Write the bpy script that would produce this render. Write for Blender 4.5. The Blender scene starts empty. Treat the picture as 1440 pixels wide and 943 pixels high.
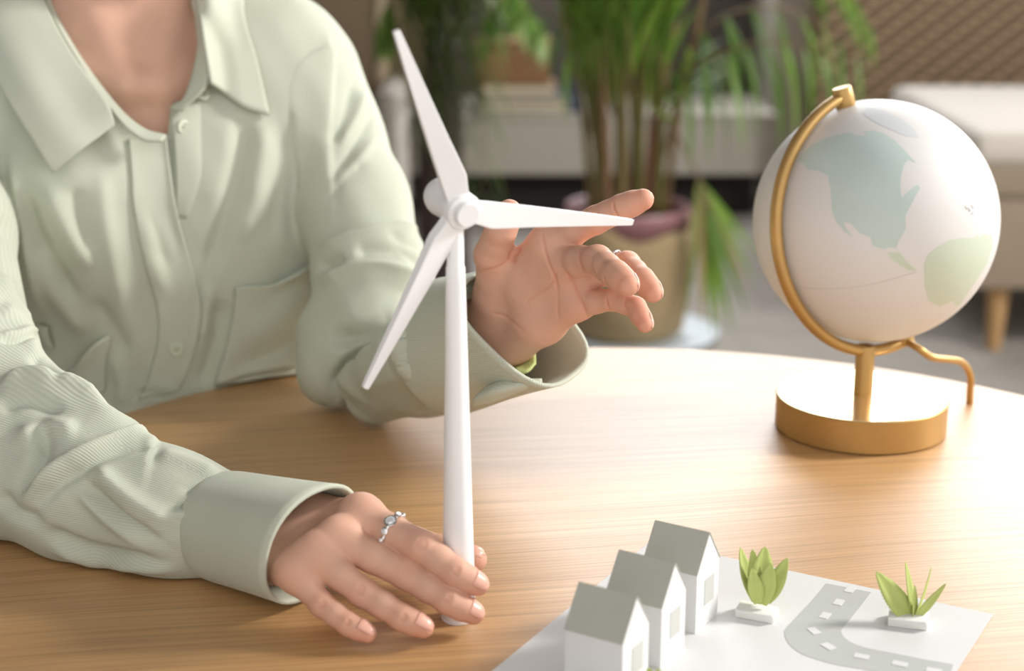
import bpy, bmesh, math, random
import numpy as np
from mathutils import Vector, Matrix, geometry
from mathutils.bvhtree import BVHTree

random.seed(7)
rng = np.random.default_rng(7)
SC = bpy.context.scene
COL = SC.collection

# ------------------------------------------------------------------ camera
F_PX, PITCH, CX, CY, CAM_Z = 2300.0, math.radians(16.0), 720.0, 471.5, 1.1825
cam_data = bpy.data.cameras.new('camera')
cam_data.sensor_fit = 'HORIZONTAL'
cam_data.sensor_width = 36.0
cam_data.lens = 36.0 * F_PX / 1440.0
cam_data.clip_start = 0.02
cam = bpy.data.objects.new('camera', cam_data)
COL.objects.link(cam)
cam.location = (0, 0, CAM_Z)
cam.rotation_euler = (math.pi / 2 - PITCH, 0, 0)
cam_data.dof.use_dof = True
cam_data.dof.focus_distance = 1.06
cam_data.dof.aperture_fstop = 5.0
SC.camera = cam

# ------------------------------------------------------------------ world, lights, exposure
SC.view_settings.view_transform = 'Standard'
SC.view_settings.look = 'None'
SC.view_settings.gamma = 1.0
SC.view_settings.use_curve_mapping = False
SC.view_settings.exposure = 0.16
world = bpy.data.worlds.new('world')
SC.world = world
world.use_nodes = True
world.node_tree.nodes['Background'].inputs[0].default_value = (1.0, 0.985, 0.97, 1)
world.node_tree.nodes['Background'].inputs[1].default_value = 1.18


def area_light(name, loc, target, sx, sy, power, color):
    l = bpy.data.lights.new(name, 'AREA')
    l.shape = 'RECTANGLE'
    l.size, l.size_y = sx, sy
    l.energy = power
    l.color = color
    o = bpy.data.objects.new(name, l)
    COL.objects.link(o)
    o.location = loc
    o.rotation_euler = (Vector(target) - Vector(loc)).to_track_quat('-Z', 'Y').to_euler()
    return o


# daylight of the tall window in the back wall and of the window in the side wall
area_light('daylight_back_window', (2.3, 6.24, 2.70), (2.3, 0, 2.70), 4.9, 3.3, 285, (0.95, 0.97, 1.0))
area_light('daylight_side_window', (3.0, 1.75, 2.55), (0.0, 1.15, 0.85), 0.6, 0.7, 125, (1.0, 0.975, 0.935))


# ------------------------------------------------------------------ helpers
def ray(px, py):
    a, b = (px - CX) / F_PX, -(py - CY) / F_PX
    c, s = math.cos(PITCH), math.sin(PITCH)
    return np.array([a, c + b * s, -s + b * c])


CAM = np.array([0, 0, CAM_Z])


def P(px, py, d):
    """point seen at a photo position, d metres along the optical axis"""
    return CAM + ray(px, py) * d


def G(px, py, z=0.75):
    """point seen at a photo position on the level plane z"""
    r = ray(px, py)
    return CAM + r * ((z - CAM_Z) / r[2])


def AY(px, py, y):
    """point seen at a photo position on the upright plane at distance y"""
    r = ray(px, py)
    return CAM + r * (y / r[1])


def proj(p):
    p = np.asarray(p, float) - CAM
    c, s = math.cos(PITCH), math.sin(PITCH)
    y = p[..., 1] * c - p[..., 2] * s
    z = p[..., 1] * s + p[..., 2] * c
    return np.stack([CX + F_PX * p[..., 0] / y, CY - F_PX * z / y, y], -1)


def tag(o, label=None, cat=None, group=None, kind=None):
    if label: o['label'] = label
    if cat: o['category'] = cat
    if group: o['group'] = group
    if kind: o['kind'] = kind
    return o


def empty(name, loc, label=None, cat=None, group=None):
    o = bpy.data.objects.new(name, None)
    o.empty_display_size = 0.02
    COL.objects.link(o)
    o.location = loc
    return tag(o, label, cat, group)


def origin_of(o):
    v = Vector((0, 0, 0))
    while o is not None:
        v = v + o.location
        o = o.parent
    return np.array(v)


def link(name, me, mat, parent=None):
    o = bpy.data.objects.new(name, me)
    COL.objects.link(o)
    if mat is not None:
        for m in (mat if isinstance(mat, (list, tuple)) else [mat]):
            me.materials.append(m)
    if parent is not None:
        o.parent = parent
    return o


def mesh(name, verts, faces, mat, parent=None, smooth=True, angle=None, base=None):
    """one mesh object from world-space points; local to its parent"""
    v = np.asarray(verts, float).reshape(-1, 3)
    loc = np.zeros(3)
    if parent is not None:
        v = v - origin_of(parent)
    elif base is not None:
        loc = np.asarray(base, float)
        v = v - loc
    me = bpy.data.meshes.new(name)
    me.from_pydata(v.tolist(), [], faces.tolist() if isinstance(faces, np.ndarray) else [list(f) for f in faces])
    me.update()
    if smooth:
        me.shade_smooth()
        if angle:
            me.set_sharp_from_angle(angle=math.radians(angle))
    o = link(name, me, mat, parent)
    if parent is None:
        o.location = loc
    return o


def merge(*parts):
    vs, fs, n = [], [], 0
    for v, f in parts:
        v = np.asarray(v, float)
        vs.append(v)
        fs += (f + n).tolist() if isinstance(f, np.ndarray) else [tuple(i + n for i in q) for q in f]
        n += len(v)
    return np.concatenate(vs), fs


def frame(d):
    d = np.asarray(d, float); d = d / np.linalg.norm(d)
    h = np.array([0, 0, 1.0]) if abs(d[2]) < 0.9 else np.array([1.0, 0, 0])
    a = np.cross(h, d); a /= np.linalg.norm(a)
    return a, np.cross(d, a), d


def lathe(profile, origin=(0, 0, 0), axis=(0, 0, 1), seg=48, caps=True):
    """profile: (radius, height) pairs along the axis"""
    a, b, d = frame(axis)
    vs, fs = [], []
    o = np.asarray(origin, float)
    for r, h in profile:
        for k in range(seg):
            t = 2 * math.pi * k / seg
            vs.append(o + d * h + (a * math.cos(t) + b * math.sin(t)) * r)
    n = len(profile)
    for i in range(n - 1):
        for k in range(seg):
            k2 = (k + 1) % seg
            fs.append((i * seg + k, i * seg + k2, (i + 1) * seg + k2, (i + 1) * seg + k))
    if caps:
        fs.append(tuple(range(seg))[::-1])
        fs.append(tuple((n - 1) * seg + k for k in range(seg)))
    return np.array(vs), fs


def catmull(pts, n):
    pts = np.asarray(pts, float)
    m = len(pts)
    if m == 2:
        return np.array([pts[0] + (pts[1] - pts[0]) * t for t in np.linspace(0, 1, n)])
    q = np.vstack([2 * pts[0] - pts[1], pts, 2 * pts[-1] - pts[-2]])
    out = []
    for t in np.linspace(0, m - 1, n):
        i = min(int(t), m - 2); u = t - i
        p0, p1, p2, p3 = q[i], q[i + 1], q[i + 2], q[i + 3]
        out.append(0.5 * (2 * p1 + (p2 - p0) * u + (2 * p0 - 5 * p1 + 4 * p2 - p3) * u * u + (3 * p1 - p0 - 3 * p2 + p3) * u ** 3))
    return np.array(out)


def tube(path, radius, seg=10, caps=True, flat=None):
    """round tube along a path; radius a number or one per point; flat=(normal, factor) squashes it"""
    path = np.asarray(path, float)
    n = len(path)
    rad = np.broadcast_to(np.asarray(radius, float), (n,))
    t = np.gradient(path, axis=0)
    t /= np.linalg.norm(t, axis=1)[:, None] + 1e-12
    a = frame(t[0])[0]
    vs, fs = [], []
    for i in range(n):
        a = a - t[i] * (a @ t[i]); a /= np.linalg.norm(a)
        b = np.cross(t[i], a)
        for k in range(seg):
            w = 2 * math.pi * k / seg
            off = (a * math.cos(w) + b * math.sin(w)) * rad[i]
            if flat is not None:
                nn = np.asarray(flat[0], float); nn = nn / np.linalg.norm(nn)
                off = off + nn * (off @ nn) * (flat[1] - 1)
            vs.append(path[i] + off)
    for i in range(n - 1):
        for k in range(seg):
            k2 = (k + 1) % seg
            fs.append((i * seg + k, i * seg + k2, (i + 1) * seg + k2, (i + 1) * seg + k))
    if caps:
        fs.append(tuple(range(seg))[::-1])
        fs.append(tuple((n - 1) * seg + k for k in range(seg)))
    return np.array(vs), fs


def box(lo, hi, bevel=0.0, seg=2):
    bm = bmesh.new()
    bmesh.ops.create_cube(bm, size=1.0)
    lo, hi = np.asarray(lo, float), np.asarray(hi, float)
    for v in bm.verts:
        v.co = Vector((lo + hi) / 2 + np.array(v.co) * (hi - lo))
    if bevel > 0:
        bmesh.ops.bevel(bm, geom=list(bm.edges), offset=bevel, segments=seg, affect='EDGES', profile=0.5)
    bm.verts.index_update()
    r = np.array([v.co[:] for v in bm.verts]), [tuple(v.index for v in f.verts) for f in bm.faces]
    bm.free()
    return r


def thick_grid(g, th, closed=False):
    """a sheet with thickness from a grid of points (rows, columns, 3)"""
    g = np.asarray(g, float)
    R, C = g.shape[:2]
    du = np.gradient(g, axis=0)
    if closed:
        dv = np.roll(g, -1, 1) - np.roll(g, 1, 1)
    else:
        dv = np.gradient(g, axis=1)
    n = np.cross(du, dv)
    n /= np.linalg.norm(n, axis=2)[..., None] + 1e-12
    top, bot = g + n * th / 2, g - n * th / 2
    vs = np.concatenate([top.reshape(-1, 3), bot.reshape(-1, 3)])
    N = R * C
    fs = []
    cc = C if closed else C - 1
    for i in range(R - 1):
        for j in range(cc):
            j2 = (j + 1) % C
            q = (i * C + j, (i + 1) * C + j, (i + 1) * C + j2, i * C + j2)
            fs.append(q)
            fs.append(tuple(k + N for k in q[::-1]))
    for j in range(cc):
        j2 = (j + 1) % C
        fs.append((j, j2, j2 + N, j + N))
        k, k2 = (R - 1) * C + j, (R - 1) * C + j2
        fs.append((k2, k, k + N, k2 + N))
    if not closed:
        for i in range(R - 1):
            fs.append((i * C, i * C + N, (i + 1) * C + N, (i + 1) * C))
            k, k2 = i * C + C - 1, (i + 1) * C + C - 1
            fs.append((k, k2, k2 + N, k + N))
    return vs, fs


def prism(poly, h0, h1, to3=None):
    """closed outline (2D) extruded from h0 to h1"""
    n = len(poly)
    to3 = to3 or (lambda p, h: (p[0], p[1], h))
    vs = [to3(p, h0) for p in poly] + [to3(p, h1) for p in poly]
    fs = [tuple(range(n))[::-1], tuple(range(n, 2 * n))]
    fs += [(i, (i + 1) % n, n + (i + 1) % n, n + i) for i in range(n)]
    return np.array(vs, float), fs


# ------------------------------------------------------------------ materials
MATS = {}


def srgb(r, g, b):
    f = lambda c: c / 12.92 if c <= 0.04045 else ((c + 0.055) / 1.055) ** 2.4
    return (f(r / 255), f(g / 255), f(b / 255), 1)


def material(name, color, rough=0.5, metal=0.0, var=0.06, scale=30.0, bump=0.0, bscale=None, sss=0.0, spec=0.5, coat=0.0):
    """plain surface whose tone drifts a little through a noise"""
    m = bpy.data.materials.new(name)
    m.use_nodes = True
    nt = m.node_tree
    bs = nt.nodes['Principled BSDF']
    bs.inputs['Roughness'].default_value = rough
    bs.inputs['Metallic'].default_value = metal
    bs.inputs['Specular IOR Level'].default_value = spec
    bs.inputs['Coat Weight'].default_value = coat
    if sss:
        bs.inputs['Subsurface Weight'].default_value = sss
        bs.inputs['Subsurface Radius'].default_value = (0.008, 0.003, 0.0015)
        bs.inputs['Subsurface Scale'].default_value = 1.0
    tc = nt.nodes.new('ShaderNodeTexCoord')
    nz = nt.nodes.new('ShaderNodeTexNoise')
    nz.inputs['Scale'].default_value = scale
    nz.inputs['Detail'].default_value = 4
    nt.links.new(tc.outputs['Object'], nz.inputs['Vector'])
    rp = nt.nodes.new('ShaderNodeMapRange')
    rp.inputs['From Min'].default_value = 0.25
    rp.inputs['From Max'].default_value = 0.75
    rp.inputs['To Min'].default_value = 1 - var
    rp.inputs['To Max'].default_value = 1 + var
    nt.links.new(nz.outputs['Fac'], rp.inputs['Value'])
    mx = nt.nodes.new('ShaderNodeVectorMath')
    mx.operation = 'SCALE'
    mx.inputs[0].default_value = color[:3]
    nt.links.new(rp.outputs['Result'], mx.inputs['Scale'])
    nt.links.new(mx.outputs['Vector'], bs.inputs['Base Color'])
    if bump:
        n2 = nt.nodes.new('ShaderNodeTexNoise')
        n2.inputs['Scale'].default_value = bscale or scale * 4
        n2.inputs['Detail'].default_value = 3
        nt.links.new(tc.outputs['Object'], n2.inputs['Vector'])
        bp = nt.nodes.new('ShaderNodeBump')
        bp.inputs['Strength'].default_value = bump
        bp.inputs['Distance'].default_value = 0.001
        nt.links.new(n2.outputs['Fac'], bp.inputs['Height'])
        nt.links.new(bp.outputs['Normal'], bs.inputs['Normal'])
    MATS[name] = m
    return m


def wood_material():
    m = bpy.data.materials.new('oak')
    m.use_nodes = True
    nt = m.node_tree; N = nt.nodes; L = nt.links
    bs = N['Principled BSDF']
    tc = N.new('ShaderNodeTexCoord')
    mp = N.new('ShaderNodeMapping')
    mp.inputs['Rotation'].default_value = (0, 0, math.radians(-9))
    L.new(tc.outputs['Object'], mp.inputs['Vector'])
    # slow bend of the grain
    wn = N.new('ShaderNodeTexNoise'); wn.inputs['Scale'].default_value = 2.2; wn.inputs['Detail'].default_value = 1
    L.new(mp.outputs['Vector'], wn.inputs['Vector'])
    wm = N.new('ShaderNodeVectorMath'); wm.operation = 'MULTIPLY_ADD'
    wm.inputs[1].default_value = (0.0, 0.05, 0); L.new(wn.outputs['Color'], wm.inputs[0]); L.new(mp.outputs['Vector'], wm.inputs[2])

    def streak(sx, sy, detail):
        s = N.new('ShaderNodeMapping'); s.inputs['Scale'].default_value = (sx, sy, 1)
        L.new(wm.outputs['Vector'], s.inputs['Vector'])
        n = N.new('ShaderNodeTexNoise'); n.inputs['Scale'].default_value = 1.0; n.inputs['Detail'].default_value = detail
        n.inputs['Roughness'].default_value = 0.62
        L.new(s.outputs['Vector'], n.inputs['Vector'])
        return n
    broad = streak(1.3, 100, 4)
    fine = streak(5, 760, 3)
    cr = N.new('ShaderNodeValToRGB')
    e = cr.color_ramp.elements
    e[0].position = 0.3; e[0].color = srgb(190, 143, 89)
    e[1].position = 0.72; e[1].color = srgb(203, 158, 103)
    L.new(broad.outputs['Fac'], cr.inputs['Fac'])
    pr = N.new('ShaderNodeMapRange')
    pr.inputs['From Min'].default_value = 0.34; pr.inputs['From Max'].default_value = 0.56
    pr.inputs['To Min'].default_value = 0.70; pr.inputs['To Max'].default_value = 1.03
    L.new(fine.outputs['Fac'], pr.inputs['Value'])
    mx = N.new('ShaderNodeVectorMath'); mx.operation = 'SCALE'
    L.new(cr.outputs['Color'], mx.inputs[0]); L.new(pr.outputs['Result'], mx.inputs['Scale'])
    L.new(mx.outputs['Vector'], bs.inputs['Base Color'])
    rr = N.new('ShaderNodeMapRange')
    rr.inputs['From Min'].default_value = 0.3; rr.inputs['From Max'].default_value = 0.7
    rr.inputs['To Min'].default_value = 0.55; rr.inputs['To Max'].default_value = 0.43
    L.new(fine.outputs['Fac'], rr.inputs['Value'])
    L.new(rr.outputs['Result'], bs.inputs['Roughness'])
    bs.inputs['Specular IOR Level'].default_value = 1.0
    bs.inputs['Coat Weight'].default_value = 0.42
    bs.inputs['Coat Roughness'].default_value = 0.5
    bs.inputs['Coat IOR'].default_value = 1.7
    bp = N.new('ShaderNodeBump'); bp.inputs['Strength'].default_value = 0.22; bp.inputs['Distance'].default_value = 0.0006
    L.new(fine.outputs['Fac'], bp.inputs['Height']); L.new(bp.outputs['Normal'], bs.inputs['Normal'])
    MATS['oak'] = m
    return m


M_OAK = wood_material()
M_WHITE_PLASTIC = material('white_printed_plastic', (0.83, 0.82, 0.815), 0.55, var=0.02, bump=0.08, bscale=900)
M_GOLD = material('brushed_gold', (0.50, 0.31, 0.11), 0.42, metal=0.65, var=0.04, scale=80)
M_GOLD_TOP = material('polished_gold_top', (0.80, 0.62, 0.38), 0.16, metal=0.9, var=0.02)
M_GLOBE = material('frosted_globe', (0.68, 0.665, 0.645), 0.45, var=0.015, scale=12)
M_LAND_BLUE = material('land_grey_green', srgb(188, 203, 198), 0.45, var=0.07, scale=14)
M_LAND_GREEN = material('land_sage', srgb(195, 206, 186), 0.45, var=0.07, scale=14)
M_LAND_PALE = material('land_pale_grey', srgb(203, 206, 208), 0.45, var=0.04, scale=14)
M_INK = material('grey_ink', srgb(150, 145, 140), 0.5)
M_PAPER = material('white_paper', (0.70, 0.70, 0.695), 0.75, var=0.015, bump=0.1, bscale=500)
M_ROAD = material('grey_road_paper', srgb(184, 187, 183), 0.8, var=0.02, bump=0.1, bscale=600)
M_ROOF = material('grey_roof_paper', srgb(180, 181, 171), 0.85, var=0.03, bump=0.15, bscale=700)
M_WINDOW = material('pale_grey_window_paper', srgb(190, 190, 185), 0.8, var=0.02)
M_FELT = material('white_foam', (0.72, 0.72, 0.68), 0.9, var=0.03, bump=0.3, bscale=400)
M_LEAFPAPER = material('green_paper_leaf', srgb(182, 193, 112), 0.75, var=0.12, scale=60, bump=0.15, bscale=500)
M_SILVER = material('silver', (0.80, 0.79, 0.78), 0.18, metal=1.0, var=0.03)
M_STONE = material('clear_stone', (0.85, 0.86, 0.88), 0.05, metal=0.35, var=0.05, scale=300, coat=1.0)

# ================================================================== the table
TC, TR = np.array([0.0793, 0.9612]), 0.5104
table = empty('round_table', (TC[0], TC[1], 0), 'round oak table with wind turbine model, globe and paper houses on it', 'table')
prof = [(TR - 0.004, 0.722), (TR - 0.001, 0.7235), (TR, 0.727), (TR, 0.7465), (TR - 0.001, 0.749), (TR - 0.0035, 0.75)]
mesh('tabletop', *lathe([(0.02, 0.722)] + prof + [(0.02, 0.75)], (TC[0], TC[1], 0), seg=160), M_OAK, table, angle=40)
for k in range(4):
    w = math.radians(45 + 90 * k)
    top = np.array([TC[0] + 0.30 * math.cos(w), TC[1] + 0.30 * math.sin(w), 0.723])
    bot = np.array([TC[0] + 0.38 * math.cos(w), TC[1] + 0.38 * math.sin(w), 0.0])
    mesh('leg', *tube([top, bot], [0.026, 0.016], 16), M_OAK, table, angle=40)

# ================================================================== wind turbine model
TB = np.array([-0.0318, 0.8950, 0.7502])
turbine = empty('wind_turbine_model', TB, 'white plastic wind turbine model held upright on the table', 'turbine model')
H_T = 0.236
rad = lambda t: 0.0101 * (1 - t) + 0.0054 * t
tp = [(0.0106, 0.0), (0.0106, 0.0012), (0.0101, 0.0016)]
for i in range(1, 25):
    t = i / 24
    tp.append((rad(t), 0.0016 + t * (H_T - 0.022)))
tp += [(0.0049, H_T - 0.0195), (0.0049, H_T + 0.004)]
TT = np.array([-0.0330, 0.8950, 0.7502])
tv, tf = lathe(tp, TB, seg=40)
mesh('tower', tv, tf, M_WHITE_PLASTIC, turbine, angle=35)
ya, pa = math.radians(30), math.radians(-10)
RN = np.array([math.sin(ya) * math.cos(pa), -math.cos(ya) * math.cos(pa), math.sin(pa)])
HUB = P(651, 297, 0.905)
NAC0 = HUB - RN * 0.030
# nacelle: rounded pod lying along the rotor axis
npf = []
for i in range(15):
    t = i / 14
    r = 0.0112 * math.sqrt(max(0.0, 1 - (1 - min(1, t / 0.45)) ** 2)) if t < 0.45 else 0.0112 - 0.0018 * (t - 0.45) / 0.55
    npf.append((max(r, 0.0004), -0.006 + 0.030 * t))
mesh('nacelle', *lathe(npf, NAC0, RN, 36), M_WHITE_PLASTIC, turbine, angle=50)
mesh('hub', *lathe([(0.0095, -0.0085), (0.0106, -0.007), (0.0106, 0.0010), (0.0098, 0.0022), (0.0073, 0.0022), (0.0073, 0.0062), (0.0066, 0.0070)], HUB, RN, 40), M_WHITE_PLASTIC, turbine, angle=35)
RR = np.cross([0, 0, 1], RN); RR /= np.linalg.norm(RR)
RU = np.cross(RN, RR)
for tip in ((557, 43), (889, 312), (513, 545)):
    R_ = ray(*tip)
    B0 = HUB - RN * 0.003
    T_ = CAM + R_ * ((B0 - CAM) @ RN / (R_ @ RN))
    d = T_ - B0; LEN = np.linalg.norm(d); d /= LEN
    e = np.cross(d, RN)           # chord direction, in the rotor plane
    tw = math.radians(14)
    rows = []
    for t, ch, off, th in ((0.06, 0.0150, 0.0008, 0.0090), (0.11, 0.0160, 0.0012, 0.0088), (0.17, 0.0178, 0.0020, 0.0086), (0.20, 0.0176, 0.0020, 0.0084), (0.4, 0.0142, 0.0012, 0.0072),
                          (0.6, 0.0110, 0.0007, 0.0060), (0.8, 0.0078, 0.0003, 0.0048), (0.985, 0.0046, 0.0001, 0.0038), (1.0, 0.0040, 0.0, 0.0034)):
        w = tw * (1 - 0.5 * t)
        ce, cn = e * math.cos(w) + RN * math.sin(w), RN * math.cos(w) - e * math.sin(w)
        c = B0 + d * LEN * t + e * off
        rows.append([c + ce * (sx * ch * 0.42) + cn * (sn * th / 2) for sx, sn in ((-0.93, -0.9), (0.95, -0.8), (1, -0.7), (1, 0.5), (0.93, 0.62), (-0.93, 0.9), (-1, 0.8), (-1, -0.8))])
    rows = np.array(rows); n = rows.shape[1]
    fs = [tuple(range(n))[::-1], tuple((len(rows) - 1) * n + k for k in range(n))]
    for i in range(len(rows) - 1):
        fs += [(i * n + k, i * n + (k + 1) % n, (i + 1) * n + (k + 1) % n, (i + 1) * n + k) for k in range(n)]
    mesh('blade', rows.reshape(-1, 3), fs, M_WHITE_PLASTIC, turbine, angle=28)

# ================================================================== globe lamp
GB = np.append(G(1209, 600)[:2], 0.7501)
globe = empty('globe_lamp', GB, 'pale desk globe with pastel continents on a gold stand', 'globe')
R_B = 0.0675
mesh('base', *lathe([(R_B - 0.003, 0), (R_B - 0.003, 0.0012), (R_B, 0.0014), (R_B, 0.0262), (R_B - 0.0008, 0.027), (0.003, 0.027)], GB, seg=96), [M_GOLD], globe, angle=35)
mesh('base_plate', *lathe([(0.003, 0.0266), (R_B - 0.001, 0.0266), (R_B - 0.0012, 0.0272), (0.003, 0.0272)], GB, seg=96), M_GOLD_TOP, globe, angle=35)
G_D = 1.297
GC = P(1230, 311, G_D)
G_R = 170.0 / F_PX * G_D * 0.999
ax = np.array([-math.sin(math.radians(17)), 0, math.cos(math.radians(17))])
s0 = np.array([-math.cos(math.radians(17)), 0, -math.sin(math.radians(17))])
al = math.radians(34)
sd = s0 * math.cos(al) + np.array([0, -1, 0]) * math.sin(al)
AR = G_R * 1.075
arc = [GC + AR * (math.cos(t) * ax + math.sin(t) * sd) for t in np.linspace(0.03, math.pi - 0.02, 60)]
nrm = np.cross(ax, sd)
mesh('arm', *tube(arc, 0.0046, 14, flat=(nrm, 1.15)), M_GOLD, globe)
low = min(arc, key=lambda p: abs(proj(p)[0] - 1213) + (0 if p[2] < GC[2] else 999))
post_top = low + np.array([0.001, 0, 0.003])
mesh('post', *lathe([(0.0076, 0.0), (0.0076, post_top[2] - GB[2] - 0.027), (0.0070, post_top[2] - GB[2] - 0.0255)], (post_top[0], post_top[1], GB[2] + 0.027), seg=32), M_GOLD, globe, angle=35)
GB_SHIFT = post_top - GB
cap0 = GC + ax * (G_R - 0.001)
mesh('pole_cap', *lathe([(0.0074, 0), (0.0078, 0.001), (0.0078, 0.0148), (0.0071, 0.0158)], cap0, ax, 28), M_GOLD, globe, angle=35)
mesh('foot_cap', *lathe([(0.0074, -0.012), (0.0080, -0.0112), (0.0080, -0.001)], GC - ax * (G_R - 0.002), ax, 24), M_GOLD, globe, angle=35)
bm = bmesh.new()
bmesh.ops.create_icosphere(bm, subdivisions=6, radius=G_R)
sph_v = np.array([v.co[:] for v in bm.verts]) + GC
sph_f = [tuple(v.index for v in f.verts) for f in bm.faces]
bm.free()
ball = mesh('ball', sph_v, sph_f, M_GLOBE, globe)


def on_ball(px, py, lift):
    r = ray(px, py); o = CAM - GC
    a, b = r @ r, o @ r
    c = o @ o - (G_R + lift) ** 2
    q = b * b - a * c
    t = (-b - math.sqrt(max(q, 0))) / a
    p = CAM + r * t - GC
    return GC + p / np.linalg.norm(p) * (G_R + lift)


def land(name, poly, mat, lift=0.00012):
    """outline printed on the ball, filled with a fine mesh that follows the curve"""
    pts = []
    for i in range(len(poly)):
        a, b = np.array(poly[i], float), np.array(poly[(i + 1) % len(poly)], float)
        n = max(1, int(np.linalg.norm(b - a) / 4))
        for k in range(n):
            pts.append(a + (b - a) * k / n)
    nb = len(pts)
    lo, hi = np.min(pts, 0), np.max(pts, 0)
    for x in np.arange(lo[0], hi[0], 5.0):
        for y in np.arange(lo[1], hi[1], 5.0):
            pts.append(np.array([x + rng.uniform(-.4, .4), y + rng.uniform(-.4, .4)]))
    r = geometry.delaunay_2d_cdt([Vector(p) for p in pts], [], [list(range(nb))], 1, 1e-4)
    v = [on_ball(p.x, p.y, lift) for p in r[0]]
    mesh(name, v, [tuple(f)[::-1] for f in r[2]], mat, ball)


Z8 = lambda pl: [(960 + x / 1.885, y / 1.885) for x, y in pl]
land('continent', Z8([(305, 425), (318, 408), (340, 385), (370, 370), (400, 360), (445, 350), (460, 358), (490, 360), (480, 348), (500, 346), (530, 352), (560, 370), (590, 400), (606, 418), (620, 432), (600, 422), (587, 435), (580, 460), (577, 490), (580, 525),
                     (600, 505), (622, 489), (630, 498), (612, 530), (590, 572), (592, 605), (572, 640), (566, 658), (545, 655), (535, 661), (503, 650), (498, 628), (470, 618), (445, 592), (425, 588), (436, 608), (450, 627), (430, 615), (408, 590), (396, 560), (392, 500), (385, 465), (360, 452), (330, 450), (322, 435)]), M_LAND_BLUE)
land('continent', Z8([(543, 668), (575, 670), (598, 697), (620, 716), (600, 717), (575, 702), (552, 684)]), M_LAND_GREEN)
land('continent', Z8([(641, 700), (650, 676), (675, 655), (705, 636), (740, 631), (775, 629), (780, 622), (786, 630), (800, 621), (819, 624), (822, 650), (806, 700), (775, 750), (735, 806), (727, 812), (716, 797), (682, 812), (652, 797), (642, 755)]), M_LAND_GREEN)
land('continent', Z8([(500, 318), (540, 338), (590, 360), (626, 363), (612, 340), (575, 312), (530, 292), (490, 285), (478, 300)]), M_LAND_PALE)
for a, b in (((748, 545), (754, 556)), ((756, 548), (762, 560)), ((765, 543), (771, 553)), ((757, 560), (766, 556)), ((764, 570), (772, 560))):
    p = [on_ball(960 + x / 1.885, y / 1.885, 0.0002) for x, y in (a, b)]
    mesh('printed_mark', *tube(p, 0.00018, 5), M_INK, ball)
eqp = [on_ball(960 + x / 1.885, y / 1.885, 0.00005) for x, y in catmull([(262, 752), (330, 763), (400, 765), (480, 757), (560, 738), (620, 720)], 30)]
mesh('printed_line', *tube(eqp, 0.00009, 5), M_INK, ball)
cordp = catmull([GC - ax * (G_R + 0.007), P(1292, 490, 1.305), P(1310, 502, 1.31), P(1332, 505, 1.32), P(1350, 508, 1.333), P(1360, 517, 1.343), P(1365, 530, 1.351), P(1365, 541, 1.356), P(1364, 556, 1.366), P(1362, 640, 1.40)], 50)
mesh('cord', *tube(cordp, 0.0030, 10), M_GOLD, globe)

# ================================================================== paper town on its sheet
u_ang = math.radians(150.5)
PU = np.array([math.cos(u_ang), math.sin(u_ang)])         # along the far edge, to the left
PV = np.array([-PU[1], PU[0]])                            # towards the camera
PC = G(1396.7, 865)[:2]
sheet = empty('paper_sheet', (PC[0], PC[1], 0.7501), 'white paper sheet with grey winding road, lying under paper houses', 'paper')
corner = lambda a, b: PC + PU * a + PV * b
sv, sf = prism([corner(0, 0), corner(0, 0.31), corner(0.226, 0.31), corner(0.226, 0)][::-1], 0.7502, 0.7508)
mesh('sheet', sv, sf, M_PAPER, sheet, smooth=False)
Z3 = lambda pl: [(1000 + x / 3.273, 740 + y / 3.273) for x, y in pl]
PZ = 0.7508
outer = [G(*q, z=PZ) for q in Z3([(530, 262), (470, 335), (390, 420), (345, 468), (338, 492), (346, 522), (372, 555), (430, 592), (560, 633), (700, 658), (850, 690), (1010, 722), (1085, 737)])]
inner = [G(*q, z=PZ) for q in Z3([(737, 303), (690, 365), (628, 442), (602, 472), (600, 487), (613, 510), (650, 536), (720, 560), (850, 585), (980, 612), (1040, 622), (1115, 635)])]
oc, ic = catmull(outer, 60), catmull(inner, 60)
poly = [tuple(p[:2]) for p in oc] + [tuple(p[:2]) for p in ic[::-1]]
vs, fs = [], []
for i in range(60):
    for p in (oc[i], ic[i]):
        vs += [(p[0], p[1], PZ + 0.0002), (p[0], p[1], PZ - 0.0001)]
for i in range(59):
    a = i * 4; b = a + 4
    fs += [(a, b, b + 2, a + 2), (a + 1, a + 3, b + 3, b + 1), (a, a + 1, b + 1, b), (a + 2, b + 2, b + 3, a + 3)]
fs += [(0, 2, 3, 1), (236, 237, 239, 238)]
mesh('road', vs, fs, M_ROAD, sheet, smooth=False)
cl = (oc + ic) / 2
for q in Z3([(638, 292), (587, 350), (525, 411), (474, 482), (540, 553), (692, 599), (868, 633), (1025, 664)]):
    c = G(*q, z=PZ)
    i = int(np.argmin(np.linalg.norm(cl - c, axis=1)))
    t = cl[min(i + 2, 59)] - cl[max(i - 2, 0)]; t[2] = 0; t /= np.linalg.norm(t)
    if 470 < (q[0] - 1000) * 3.273 < 480: t = np.array([0.35, -0.94, 0])
    s = np.array([-t[1], t[0], 0])
    pl = [c + t * a * 0.0042 + s * b * 0.0027 for a, b in ((-1, -1), (1, -1), (1, 1), (-1, 1))]
    mesh('road_dash', *prism([p[:2] for p in pl], PZ + 0.0001, PZ + 0.0005), M_PAPER, sheet, smooth=False)

EW = np.array([math.cos(math.radians(58.5)), math.sin(math.radians(58.5))])   # across a gable, away from the camera
EL = np.array([-EW[1], EW[0]])                                               # along the ridge, to the left


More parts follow.
